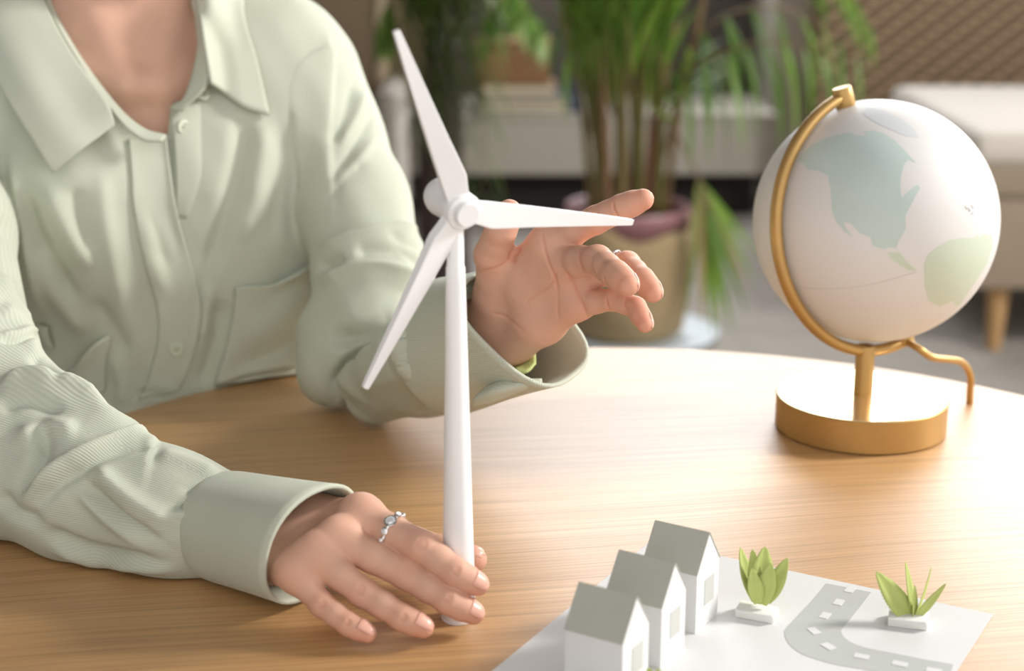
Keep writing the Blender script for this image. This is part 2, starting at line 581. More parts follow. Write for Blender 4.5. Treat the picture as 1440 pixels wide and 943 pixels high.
def paper_house(at, label, w=0.0305, l=0.0350, he=0.0372, hr=0.0578, lean=0.0):
    at = np.asarray(at, float)
    z0 = PZ + 0.0001
    t = empty('paper_house', (at[0], at[1], z0), label, 'paper house', 'paper houses in a row')
    pt = lambda a, b, h: np.array([*(at + EW * a + EL * b + EL * lean * h), z0 + h])
    gable = [(0, 0), (w, 0), (w, he), (w / 2, hr), (0, he)]
    vs = [pt(a, 0, h) for a, h in gable] + [pt(a, l, h) for a, h in gable]
    fs = [(0, 1, 2, 3, 4), (9, 8, 7, 6, 5)] + [(i, i + 5, (i + 1) % 5 + 5, (i + 1) % 5) for i in (0, 1, 4)] + [(2, 7, 8, 3), (3, 8, 9, 4)]
    mesh('walls', vs, fs, M_PAPER, t, smooth=False)
    sl = math.hypot(w / 2, hr - he)
    dn = np.array([-(w / 2), -(hr - he)]) / sl
    for side in (0, 1):
        k = 1 if side == 0 else -1
        prof = []
        for s_, o in ((-0.0001, 0.0003), (sl + 0.0007, 0.0003), (sl + 0.0007, 0.0008), (-0.0003, 0.0008)):
            a = w / 2 + k * (dn[0] * s_) - k * 0.81 * o * 0.9
            h = hr + dn[1] * s_ + o * 0.6
            prof.append((a, h))
        vs = [pt(a, -0.0004, h) for a, h in prof] + [pt(a, l + 0.0004, h) for a, h in prof]
        mesh('roof_panel', vs, [(0, 1, 2, 3), (7, 6, 5, 4), (0, 4, 5, 1), (1, 5, 6, 2), (2, 6, 7, 3), (3, 7, 4, 0)], M_ROOF, t, smooth=False)
    a0, a1, b0, b1 = w * 0.36, w * 0.78, he * 0.36, he * 0.80
    vs = [pt(a, o, h) for o in (0.0002, -0.0003) for a, h in ((a0, b0), (a1, b0), (a1, b1), (a0, b1))]
    mesh('window', vs, [(3, 2, 1, 0), (4, 5, 6, 7), (0, 1, 5, 4), (1, 2, 6, 5), (2, 3, 7, 6), (3, 0, 4, 7)], M_WINDOW, t, smooth=False)
    return t


paper_house((0.1072, 0.8720), 'white paper house with grey roof, farthest of the row, beside the rounded bush')
paper_house((0.0830, 0.8285), 'white paper house with grey roof, between the other two paper houses')
paper_house((0.0585, 0.7850), 'white paper house with grey roof, frontmost of the row, cut by the picture edge')


def paper_leaf(base, tip, width, curl, face, fold=0.25):
    """one upright cut paper leaf with a toothed edge and a centre fold"""
    base, tip = np.asarray(base, float), np.asarray(tip, float)
    ax_ = tip - base; Ln = np.linalg.norm(ax_)
    sdv = np.cross(ax_ / Ln, np.asarray(face, float)); sdv /= np.linalg.norm(sdv)
    nv = np.cross(sdv, ax_ / Ln)
    n = 38
    g = []
    for i in range(n):
        t = i / (n - 1)
        wd = width * (0.16 + 0.84 * math.sin(math.pi * min(1, (t * 0.92 + 0.08)) ** 0.85)) * (1 if t < 0.97 else 0.4)
        wd *= (1 + 0.10 * (i % 2))
        c = base + ax_ * t + nv * curl * math.sin(t * math.pi * 0.6) * Ln
        g.append([c + sdv * wd * s + nv * abs(s) * wd * fold for s in (-1, -0.5, 0, 0.5, 1)])
    return thick_grid(np.array(g), 0.0004)


def paper_bush(name, px_base, block, label, leaves):
    c = G(*px_base, z=PZ)
    t = empty(name, (c[0], c[1], PZ + 0.0001), label, 'paper plant', 'paper plants on the sheet')
    w, d, h, rot = block
    bv, bf = box((-w / 2, -d / 2, 0), (w / 2, d / 2, h), 0.0012, 2)
    R = np.array([[math.cos(rot), -math.sin(rot), 0], [math.sin(rot), math.cos(rot), 0], [0, 0, 1]])
    bv = bv + 0.0006 * np.sin(bv[:, [1, 2, 0]] * 900)
    bv[:, 2] = np.maximum(bv[:, 2], 0)
    mesh('foam_block', bv @ R.T + np.array([c[0], c[1], PZ + 0.0001]), bf, M_FELT, t, angle=50)
    for (bx, by, tx, ty, dd, wd, curl, face) in leaves:
        b = P(bx, by, proj(c)[2] - 0.002 + dd * 0.3)
        e = P(tx, ty, proj(c)[2] - 0.002 + dd)
        mesh('leaf', *paper_leaf(b, e, wd, curl, face), M_LEAFPAPER, t)
    return t


fc = (0.15, -1, 0.1)
paper_bush('paper_bush', (1064, 866), (0.0235, 0.0150, 0.0056, math.radians(-24)), 'rounded green paper bush on white foam block, beside the paper houses',
           [(1062, 846, 1046, 768, 0.012, 0.0048, -0.12, (0.5, -1, 0)), (1066, 846, 1054, 772, 0.008, 0.0050, -0.12, (-0.6, -1, 0)), (1068, 845, 1078, 768, 0.006, 0.0074, -0.08, fc),
            (1066, 848, 1059, 800, -0.004, 0.0048, -0.10, (0.3, -1, 0)), (1072, 850, 1083, 792, -0.003, 0.0056, -0.10, (-0.5, -1, 0)), (1078, 846, 1106, 784, -0.002, 0.0052, -0.10, (-0.6, -1, 0)), (1070, 846, 1064, 812, 0.004, 0.004, 0, fc)])
paper_bush('paper_plant', (1277, 876), (0.0230, 0.0165, 0.0058, math.radians(-16)), 'spiky green paper plant on white foam block, beside the grey road',
           [(1281, 872, 1236, 803, 0.0, 0.0066, -0.10, (0.5, -1, 0.2)), (1282, 868, 1250, 810, 0.006, 0.0052, -0.10, (0.6, -1, 0.2)), (1283, 866, 1272, 790, 0.008, 0.0034, 0.02, (0.9, -1, 0)), (1285, 872, 1286, 822, 0.0, 0.0030, 0, (0.8, -0.7, 0)),
            (1284, 872, 1306, 795, 0.003, 0.0022, 0.05, (1, -0.6, 0)), (1285, 872, 1330, 819, 0.0, 0.0024, 0.06, (0.5, -0.6, 0.9))])
paper_bush('paper_bush', (924, 990), (0.0200, 0.0150, 0.0056, math.radians(-24)), 'small green paper bush at the picture edge in front of the houses',
           [(922, 975, 912, 939, 0.0, 0.0040, -0.1, fc), (926, 975, 926, 941, -0.002, 0.0046, -0.1, fc), (924, 978, 921, 948, -0.006, 0.0050, -0.05, fc)])

# ================================================================== the room behind
M_WALL = material('grey_wall_paint', srgb(104, 99, 94), 0.9, var=0.03, scale=2)
M_FLOOR = material('grey_floor_carpet', srgb(152, 146, 139), 0.95, var=0.10, scale=9, bump=0.4, bscale=220)
M_LACQUER = material('white_lacquer', srgb(182, 176, 164), 0.5, var=0.02, scale=3)
M_GAP_SHADE = material('dark_gap_shade', srgb(38, 33, 30), 0.8)
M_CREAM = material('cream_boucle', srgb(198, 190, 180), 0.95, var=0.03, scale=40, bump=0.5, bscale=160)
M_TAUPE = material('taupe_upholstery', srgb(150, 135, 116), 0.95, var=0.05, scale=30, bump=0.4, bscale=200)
M_BEECH = material('beech_wood', srgb(180, 142, 96), 0.5, var=0.08, scale=20)
M_CANE = material('cane_strip', srgb(164, 138, 108), 0.6, var=0.10, scale=25)
M_CANE_BACK = material('brown_cane_backing', srgb(74, 52, 33), 0.8, var=0.22, scale=60)
M_BASKET = material('jute_basket', srgb(156, 136, 102), 0.95, var=0.10, scale=35, bump=0.6, bscale=120)
M_MAUVE = material('mauve_glazed_pot', srgb(146, 104, 108), 0.35, var=0.06, scale=20)
M_SOIL = material('potting_soil', srgb(58, 42, 32), 0.95, var=0.3, scale=60)
M_SAUCER = material('pale_blue_saucer', srgb(206, 216, 224), 0.3, var=0.02)
M_TANCLOTH = material('tan_upholstery', srgb(128, 110, 88), 0.9, var=0.06, scale=20, bump=0.3, bscale=150)
M_TANSEAM = material('light_tan_piping', srgb(196, 176, 150), 0.8, var=0.04)
M_DARKWOOD = material('dark_purple_brown_wood', srgb(74, 58, 56), 0.6, var=0.2, scale=18)
M_WICKER = material('brown_wicker', srgb(150, 112, 78), 0.8, var=0.25, scale=70, bump=0.6, bscale=140)
M_PAGES = material('book_pages', srgb(212, 200, 176), 0.9, var=0.08, scale=90)
M_BOOK_A = material('tan_book_cover', srgb(176, 146, 108), 0.7)
M_BOOK_B = material('grey_book_cover', srgb(120, 116, 112), 0.7)
M_BOOK_C = material('blue_book_cover', srgb(64, 84, 112), 0.6)


def leaf_material(name, c0, c1, rough=0.35):
    m = material(name, c0, rough, var=0.15, scale=20)
    nt = m.node_tree
    bs = nt.nodes['Principled BSDF']
    oi = nt.nodes.new('ShaderNodeObjectInfo')
    mx = nt.nodes.new('ShaderNodeMix'); mx.data_type = 'RGBA'
    mx.inputs['A'].default_value = c0; mx.inputs['B'].default_value = c1
    nt.links.new(oi.outputs['Random'], mx.inputs['Factor'])
    nt.links.new(mx.outputs['Result'], bs.inputs['Base Color'])
    tr = nt.nodes.new('ShaderNodeBsdfTranslucent')       # light shines through thin leaves
    nt.links.new(mx.outputs['Result'], tr.inputs['Color'])
    ms = nt.nodes.new('ShaderNodeMixShader'); ms.inputs[0].default_value = 0.4
    nt.links.new(bs.outputs[0], ms.inputs[1]); nt.links.new(tr.outputs[0], ms.inputs[2])
    nt.links.new(ms.outputs[0], nt.nodes['Material Output'].inputs['Surface'])
    return m


M_PALM = leaf_material('palm_leaf', srgb(70, 112, 36), srgb(136, 168, 66))
M_PALM_DARK = leaf_material('dark_palm_leaf', srgb(62, 104, 42), srgb(124, 156, 66))
M_PALM_DRY = leaf_material('dry_palm_leaf', srgb(116, 136, 62), srgb(176, 146, 98))
M_FERN = leaf_material('fern_leaf', srgb(96, 140, 58), srgb(160, 186, 96))
M_STEM = leaf_material('palm_cane', srgb(116, 128, 60), srgb(164, 122, 98), 0.4)

floor = mesh('floor', *box((-2.5, -1.5, -0.05), (5, 6.3, 0.0)), M_FLOOR, smooth=False)
tag(floor, 'grey carpeted floor of the room', kind='structure')
W0, W1, WZ0, WZ1 = -0.25, 4.85, 0.98, 4.42
wall = merge(box((-2.5, 6.3, 0), (5, 6.5, WZ0)), box((-2.5, 6.3, WZ1), (5, 6.5, 4.8)), box((-2.5, 6.3, WZ0), (W0, 6.5, WZ1)), box((W1, 6.3, WZ0), (5, 6.5, WZ1)))
tag(mesh('wall_back', *wall, M_WALL, smooth=False), 'grey wall behind the plants, under the wide window', kind='structure')
tag(mesh('light_block_left', *box((-2.5, -1.5, 0), (-2.4, 6.3, 4.8)), M_WALL, smooth=False), 'unseen grey wall beyond the seated person, added to block light', kind='structure')  # unseen, added to keep ambient light off the left side
tag(mesh('light_block_top', *box((-2.5, -1.5, 4.8), (5, 6.5, 4.9)), M_WALL, smooth=False), 'unseen slab over the room, added to block light from above', kind='structure')  # unseen, added to cut the ambient light from overhead
wf = empty('window_1', ((W0 + W1) / 2, 6.3, WZ0))
tag(wf, 'wide white framed window in the back wall', kind='structure')
for lo, hi in (((W0, 6.26, WZ0), (W1, 6.34, WZ0 + 0.06)), ((W0, 6.26, WZ1 - 0.06), (W1, 6.34, WZ1)), ((W0, 6.26, WZ0 + 0.06), (W0 + 0.06, 6.34, WZ1 - 0.06)), ((W1 - 0.06, 6.26, WZ0 + 0.06), (W1, 6.34, WZ1 - 0.06))):
    mesh('window_frame', *box(lo, hi, 0.005), M_LACQUER, wf, smooth=False)

# white pilaster between the shelf and the cane screen
a, b = AY(1092, 0, 5.75), AY(1156, 0, 5.75)
tag(mesh('trim_1', *box((a[0], 5.75, 0), (b[0], 6.29, 2.2), 0.004), M_LACQUER, smooth=False), 'white upright post beside the cane screen', kind='structure')

# low white cabinet
cz1, cz0 = AY(860, 163, 5.55)[2], AY(860, 247, 5.55)[2]
cx0, cx1 = AY(560, 200, 5.55)[0], AY(1086, 200, 5.55)[0]
cab = empty('low_cabinet', ((cx0 + cx1) / 2, 5.55, 0), 'low white cabinet over a dark shaded gap behind the potted palm', 'cabinet')
mesh('body', *box((cx0, 5.57, cz0), (cx1, 6.02, cz1 - 0.012), 0.004), M_LACQUER, cab, smooth=False)
mesh('worktop', *box((cx0 - 0.01, 5.545, cz1 - 0.012), (cx1 + 0.01, 6.04, cz1 + 0.006), 0.003), M_LACQUER, cab, smooth=False)
mesh('front_panel', *box((cx0 + 0.003, 5.55, cz0 + 0.004), (cx1 - 0.003, 5.571, cz1 - 0.015), 0.002), M_LACQUER, cab, smooth=False)
mesh('gap_shade', *box((cx0 + 0.04, 5.68, 0.0), (cx1 - 0.04, 5.98, cz0)), M_GAP_SHADE, cab, smooth=False)  # dark block whose colour stands in for shade in the gap underneath
CT = cz1 + 0.0061


def book(x0, x1, y0, y1, z0, h, cover, label):
    t = empty('book', ((x0 + x1) / 2, (y0 + y1) / 2, z0), label, 'book', 'books lying on the low cabinet')
    mesh('page_block', *box((x0 + .004, y0 + .004, z0 + .003), (x1 - .004, y1 - .003, z0 + h - .003)), M_PAGES, t, smooth=False)
    for za in (z0, z0 + h - .003):
        mesh('cover', *box((x0, y0, za), (x1, y1, za + .003)), cover, t, smooth=False)
    mesh('spine', *box((x0 - .002, y0, z0), (x0 + .001, y1, z0 + h)), cover, t, smooth=False)


bx = lambda px: AY(px, 150, 5.6)[0]
book(bx(674), bx(800), 5.60, 5.80, CT, 0.036, M_BOOK_B, 'thick grey book at the bottom of the stack on the cabinet')
book(bx(680), bx(792), 5.61, 5.79, CT + 0.0362, 0.020, M_BOOK_C, 'thin dark blue book lying in the middle of the stack')
book(bx(676), bx(782), 5.61, 5.79, CT + 0.0564, 0.034, M_BOOK_A, 'tan book on top of the stack, under the wicker box')
wb = empty('wicker_box', ((bx(672) + bx(770)) / 2, 5.70, CT + 0.0906), 'brown wicker box on the stack of books', 'box')
z0 = CT + 0.0906
mesh('box_body', *box((bx(672), 5.62, z0), (bx(772), 5.78, z0 + 0.13), 0.008), M_WICKER, wb)
for i in range(5):
    mesh('wicker_band', *box((bx(671), 5.615, z0 + 0.006 + i * 0.025), (bx(773), 5.785, z0 + 0.022 + i * 0.025), 0.006), M_WICKER, wb)
mesh('lid', *box((bx(670), 5.612, z0 + 0.131), (bx(774), 5.788, z0 + 0.15), 0.006), M_WICKER, wb)
ub = empty('book', (bx(800), 5.7, CT), 'blue book standing upright at the end of the stack', 'book')
mesh('cover', *box((bx(803), 5.60, CT), (bx(806), 5.76, CT + 0.225), 0.001), M_BOOK_C, ub, smooth=False)
mesh('cover', *box((bx(816), 5.60, CT), (bx(819), 5.76, CT + 0.225), 0.001), M_BOOK_C, ub, smooth=False)
mesh('spine', *box((bx(803), 5.596, CT), (bx(819), 5.60, CT + 0.225), 0.001), M_BOOK_C, ub, smooth=False)
mesh('page_block', *box((bx(806), 5.602, CT + .003), (bx(816), 5.755, CT + 0.22)), M_PAGES, ub, smooth=False)

# upholstered bench
sy0, sy1 = 3.90, 4.82
stop = AY(1420, 205, sy0)[2]
sx0 = G(1262, 140, z=stop)[0]
sx1 = sx0 + 1.05
sb = empty('upholstered_bench', ((sx0 + sx1) / 2, (sy0 + sy1) / 2, 0), 'cream topped bench with taupe sides and tapered wooden legs', 'bench')
zc, zs, zb = AY(1420, 208, sy0)[2], AY(1420, 280, sy0)[2], AY(1420, 412, sy0)[2]
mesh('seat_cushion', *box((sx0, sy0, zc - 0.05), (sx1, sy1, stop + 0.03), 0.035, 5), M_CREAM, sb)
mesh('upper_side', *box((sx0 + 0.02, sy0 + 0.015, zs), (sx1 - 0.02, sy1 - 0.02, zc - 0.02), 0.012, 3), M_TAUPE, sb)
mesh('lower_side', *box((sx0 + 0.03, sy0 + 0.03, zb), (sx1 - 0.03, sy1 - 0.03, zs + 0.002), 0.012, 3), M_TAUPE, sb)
lx = AY(1399, 460, sy0 + 0.10)[0]
for x in (lx, sx1 - 0.12):
    for y in (sy0 + 0.10, sy1 - 0.12):
        mesh('leg', *tube([(x, y, zb + 0.005), (x, y, 0.0)], [0.030, 0.018], 16), M_BEECH, sb, angle=40)

# cane screen: crossing diagonal strips in front of a brown panel
cy_ = 5.35
c0, c1 = AY(1150, 60, cy_)[0], 2.35
CH = 1.25
scr = empty('cane_screen', ((c0 + c1) / 2, cy_, 0), 'brown lattice cane screen standing behind the cream bench', 'screen')
mesh('backing_panel', *box((c0, cy_ + 0.022, 0.0), (c1, cy_ + 0.04, CH)), M_CANE_BACK, scr, smooth=False)
for lo, hi in (((c0 - 0.03, cy_ - 0.02, 0), (c0, cy_ + 0.04, CH + 0.03)), ((c1, cy_ - 0.02, 0), (c1 + 0.03, cy_ + 0.04, CH + 0.03)), ((c0, cy_ - 0.02, CH), (c1, cy_ + 0.04, CH + 0.03))):
    mesh('screen_frame', *box(lo, hi, 0.004), M_CANE_BACK, scr, smooth=False)
for sgn, yo, wd, step, sl in ((1, 0.004, 0.017, 0.062, 0.78), (-1, 0.010, 0.013, 0.050, 0.80)):
    # strips z = z_start + sgn * sl * (x - c0)
    k = -40
    while k < 80:
        zst = k * step
        k += 1
        xs = []
        for x in (c0, c1):
            z = zst + sgn * sl * (x - c0)
            if 0.25 <= z <= CH: xs.append((x, z))
        for z in (0.25, CH):
            x = c0 + (z - zst) / (sgn * sl)
            if c0 < x < c1: xs.append((x, z))
        if len(xs) < 2: continue
        xs = sorted(xs)[:: len(xs) - 1]
        p, q = np.array([xs[0][0], cy_ + yo, xs[0][1]]), np.array([xs[-1][0], cy_ + yo, xs[-1][1]])
        if np.linalg.norm(q - p) < 0.05: continue
        d = (q - p) / np.linalg.norm(q - p)
        n = np.array([-d[2], 0, d[0]]) * wd / 2
        t = np.array([0, 0.003, 0])
        vs = [p - n - t, p + n - t, q + n - t, q - n - t, p - n + t, p + n + t, q + n + t, q - n + t]
        mesh('cane_strip', vs, [(0, 1, 2, 3), (7, 6, 5, 4), (0, 4, 5, 1), (1, 5, 6, 2), (2, 6, 7, 3), (3, 7, 4, 0)], M_CANE, scr, smooth=False)

# tan armchair behind the person
ay = 5.38
ac = empty('tan_armchair', (AY(520, 100, ay)[0], ay, 0), 'tan upholstered armchair with cream side, behind the seated person', 'armchair')
X = lambda px, py=60: AY(px, py, ay)[0]
mesh('backrest', *box((X(395), ay, 0.42), (X(606), ay + 0.14, 1.05), 0.04, 4), M_TANCLOTH, ac)
mesh('piping', *box((X(528), ay - 0.012, 0.44), (X(545), ay + 0.01, 1.03), 0.008, 2), M_TANSEAM, ac)
mesh('seat', *box((X(395), ay - 0.45, 0.26), (X(530), ay + 0.02, 0.44), 0.04, 4), M_TANCLOTH, ac)
mesh('side_panel', *box((X(540), ay - 0.40, 0.10), (X(572), ay + 0.05, AY(550, 130, ay - 0.4)[2]), 0.025, 3), M_CREAM, ac)
for x, y in ((X(400), ay - 0.38), (X(560), ay - 0.34), (X(400), ay + 0.1), (X(590), ay + 0.1)):
    mesh('leg', *tube([(x, y, 0.45), (x, y, 0)], [0.022, 0.016], 12), M_DARKWOOD, ac)

# ------------------------------------------------------------------ palms
lf = []
for i, (t, w) in enumerate(((0, 0.012), (0.15, 0.038), (0.4, 0.05), (0.7, 0.034), (1.0, 0.003))):
    s = -0.25 * t * t
    lf += [(t, -w, s + w * 0.35), (t, 0, s), (t, w, s + w * 0.35)]
LEAFLET = bpy.data.meshes.new('leaflet')
LEAFLET.from_pydata(lf, [], [(3 * i + k, 3 * i + 3 + k, 3 * i + 4 + k, 3 * i + 1 + k) for i in range(4) for k in (0, 1)])
LEAFLET.shade_smooth()
LEAF_ME = {}


def leaf_mesh(mat):
    if mat.name not in LEAF_ME:
        me = LEAFLET.copy(); me.name = 'leaflet_' + mat.name
        me.materials.append(mat)
        LEAF_ME[mat.name] = me
    return LEAF_ME[mat.name]


def frond(parent, path, n, length, mat, start=0.25, droop=0.5, spread=0.9, rad=0.004, wide=1.0, stem=None):
    """one palm frond: rachis with a leaflet on either side at every step"""
    pth = catmull(path, 24)
    o = mesh('frond', *tube(pth, np.linspace(rad, rad * 0.3, 24), 6), stem or M_STEM, parent)
    org = origin_of(o)
    me = leaf_mesh(mat)
    for i in range(n):
        t = start + (1 - start) * (i + 0.5) / n
        f = t * 23; k = min(int(f), 22)
        p = pth[k] + (pth[k + 1] - pth[k]) * (f - k)
        d = pth[k + 1] - pth[k]; d /= np.linalg.norm(d)
        side = np.cross(d, [0, 0, 1.0])
        if np.linalg.norm(side) < 0.2: side = np.cross(d, [0, 1.0, 0])
        side /= np.linalg.norm(side)
        for s in (-1, 1):
            ln = length * (0.55 + 0.45 * math.sin(math.pi * (0.15 + 0.8 * t))) * rng.uniform(0.85, 1.15)
            v = d * rng.uniform(0.55, 0.85) + side * s * spread * rng.uniform(0.8, 1.2) + np.array([0, 0, -droop * rng.uniform(0.6, 1.3)])
            v /= np.linalg.norm(v)
            y = np.cross([0, 0, 1.0], v)
            if np.linalg.norm(y) < 0.1: y = np.cross([0, 1.0, 0], v)
            y /= np.linalg.norm(y)
            z = np.cross(v, y)
            m = Matrix(((v[0] * ln, y[0] * ln * wide, z[0] * ln, p[0] - org[0]), (v[1] * ln, y[1] * ln * wide, z[1] * ln, p[1] - org[1]), (v[2] * ln, y[2] * ln * wide, z[2] * ln, p[2] - org[2]), (0, 0, 0, 1)))
            c = bpy.data.objects.new('leaflet', me)
            COL.objects.link(c)
            c.parent = o
            c.matrix_basis = m
    return o


py_ = 4.10
pc = AY(880, 470, py_)
PX, PYc = pc[0], py_ + 0.02
palm = empty('potted_palm', (PX, PYc, 0.0), 'tall green palm in a mauve pot inside a jute basket', 'plant')
zr = AY(880, 300, py_)[2]
bp_ = [(0.125, 0.012), (0.150, 0.03), (0.165, 0.12), (0.170, zr - 0.07), (0.168, zr - 0.035), (0.160, zr - 0.03), (0.150, zr - 0.06)]
bv, bf = lathe(bp_, (PX, PYc, 0), seg=48, caps=False)
for i in range(len(bv)):      # slumped, uneven basket rim
    th = math.atan2(bv[i][1] - PYc, bv[i][0] - PX)
    if bv[i][2] > zr - 0.075:
        bv[i][2] += 0.022 * math.sin(th * 2 + 0.6) + 0.012 * math.sin(th * 5) + 0.012
mesh('basket', bv, bf, M_BASKET, palm)
mesh('pot', *lathe([(0.10, 0.03), (0.125, 0.1), (0.150, zr - 0.02), (0.160, zr - 0.012), (0.163, zr + 0.012), (0.158, zr + 0.02), (0.146, zr + 0.012), (0.140, zr - 0.03), (0.10, zr - 0.04)], (PX, PYc, 0), seg=48), M_MAUVE, palm, angle=50)
mesh('soil', *lathe([(0.138, zr - 0.05), (0.138, zr - 0.028), (0.02, zr - 0.018)], (PX, PYc, 0), seg=32), M_SOIL, palm)
mesh('saucer', *lathe([(0.15, 0.001), (0.20, 0.006), (0.215, 0.018), (0.208, 0.020), (0.15, 0.011)], (PX + 0.03, PYc, 0), seg=48), M_SAUCER, palm)
# canes and standing fronds, given by where they leave the pot and where they pass the top of the picture
for (x0, x1, dy0, dy1, top) in ((832, 792, 0.02, 0.10, -60), (842, 822, -0.05, -0.10, -90), (850, 838, 0.03, 0.05, -60), (858, 842, -0.07, -0.14, -40), (868, 862, 0.06, 0.12, -80), (874, 880, -0.08, -0.16, -70),
                                (884, 868, -0.02, 0.02, -60), (892, 902, 0.05, 0.10, -60), (900, 896, -0.06, -0.12, -90), (908, 926, -0.03, -0.08, -40), (915, 950, 0.02, 0.06, -60), (926, 940, -0.05, -0.12, -60), (934, 985, 0.0, 0.04, -20), (846, 800, -0.03, -0.06, -20)):
    p0 = AY(x0, 292, PYc + dy0); p1 = AY((x0 * 2 + x1) / 3 + rng.uniform(-4, 4), 170, PYc + (dy0 + dy1) / 2); p2 = AY(x1, 20, PYc + dy1); p3 = AY(x1 + (x1 - x0) * 0.3, top - 60, PYc + dy1 * 1.2)
    p0[2] = zr - 0.025
    mesh('cane', *tube(catmull([p0, p1, p2, p3], 14), np.linspace(0.0105, 0.005, 14), 8), M_STEM, palm)
for (xa, ya, xb, yb, dy, n, ln) in ((842, 170, 815, -50, -0.15, 9, 0.26), (862, 160, 850, -60, -0.18, 9, 0.26), (888, 165, 880, -60, -0.20, 9, 0.26), (905, 160, 915, -60, -0.16, 9, 0.26), (925, 150, 945, -50, -0.14, 9, 0.26), (850, 150, 795, -20, -0.05, 8, 0.24), (912, 140, 960, 0, -0.05, 8, 0.24)):
    frond(palm, [AY(xa, ya, PYc + dy * 0.5), AY((xa + xb) / 2, (ya + yb) / 2, PYc + dy), AY(xb, yb, PYc + dy * 1.1), AY(xb + (xb - 880) * 0.5, yb - 60, PYc + dy * 1.1)], n, ln, M_PALM, 0.1, -0.55, 0.22, 0.005, 0.85)
for (xa, ya, xb, yb, dy, n, ln) in ((832, 190, 805, 10, -0.10, 7, 0.28), (853, 190, 842, 20, -0.14, 7, 0.28), (872, 200, 866, 20, -0.10, 7, 0.28), (915, 190, 930, 20, -0.12, 7, 0.28), (880, 160, 880, -60, 0.05, 8, 0.3), (860, 160, 835, -60, 0.08, 8, 0.3), (905, 160, 925, -60, 0.06, 8, 0.3)):
    frond(palm, [AY(xa, ya, PYc + dy * 0.4), AY((xa + xb) / 2, (ya + yb) / 2, PYc + dy), AY(xb, yb, PYc + dy * 1.2)], n, ln, M_PALM, 0.1, -1.0, 0.16, 0.005, 0.7)
# arching fronds to the right with hanging leaflets
frond(palm, [AY(930, 230, PYc), AY(965, 110, PYc - 0.1), AY(1040, 66, PYc - 0.2), AY(1120, 62, PYc - 0.25), AY(1190, 92, PYc - 0.3)], 9, 0.25, M_PALM, 0.22, 1.5, 0.35, 0.005, 0.8)
frond(palm, [AY(925, 200, PYc), AY(975, 60, PYc), AY(1060, 10, PYc - 0.1), AY(1150, 30, PYc - 0.1), AY(1216, 90, PYc - 0.15)], 8, 0.2, M_PALM, 0.25, 1.3, 0.4, 0.005, 0.8)
frond(palm, [AY(1040, -60, PYc - 0.1), AY(1130, -50, PYc - 0.1), AY(1190, -20, PYc - 0.1), AY(1226, 42, PYc - 0.1)], 10, 0.16, M_PALM, 0.2, 0.7, 0.35, 0.004, 0.8)
# short broad leaves low on the right of the canes
frond(palm, [AY(938, 262, PYc - 0.05), AY(945, 180, PYc - 0.1), AY(958, 130, PYc - 0.12), AY(975, 80, PYc - 0.14)], 6, 0.16, M_PALM, 0.3, 0.2, 0.5, 0.004, 1.3)
# the frond that droops beside the pot, a fan of leaflets with dry tips
fp = catmull([AY(930, 150, PYc - 0.02), AY(960, 205, PYc - 0.08), AY(985, 255, PYc - 0.13), AY(1000, 300, PYc - 0.16)], 20)
fan = mesh('frond', *tube(fp, np.linspace(0.005, 0.002, 20), 6), M_STEM, palm)
fo = origin_of(fan)
for (t, ex, ey, m_) in ((12, 1062, 395, 0), (14, 1048, 440, 0), (13, 1068, 360, 0), (16, 1030, 470, 0), (15, 960, 440, 1), (17, 1012, 455, 0), (14, 985, 455, 1), (18, 1000, 470, 0), (12, 972, 400, 1), (17, 1040, 420, 0), (18, 1018, 420, 0), (16, 990, 420, 0), (15, 1052, 410, 1)):
    p = fp[t]
    v = AY(ex, ey, PYc - 0.16 + rng.uniform(-0.08, 0.08)) - p
    ln = np.linalg.norm(v); v = v / ln
    y = np.cross([0, 1.0, 0], v); y /= np.linalg.norm(y)
    z = np.cross(v, y)
    c_ = bpy.data.objects.new('leaflet', leaf_mesh((M_PALM, M_PALM_DRY)[m_]))
    COL.objects.link(c_)
    c_.parent = fan
    c_.matrix_basis = Matrix(((v[0] * ln, y[0] * ln * 0.6, z[0] * ln * 0.4, p[0] - fo[0]), (v[1] * ln, y[1] * ln * 0.6, z[1] * ln * 0.4, p[1] - fo[1]), (v[2] * ln, y[2] * ln * 0.6, z[2] * ln * 0.4, p[2] - fo[2]), (0, 0, 0, 1)))
# arching left of the canes
frond(palm, [AY(850, 220, PYc), AY(815, 90, PYc - 0.05), AY(770, 10, PYc - 0.1), AY(715, -10, PYc - 0.1), AY(680, 30, PYc - 0.1)], 11, 0.19, M_PALM_DARK, 0.3, 0.9, 0.4, 0.004, 0.8)

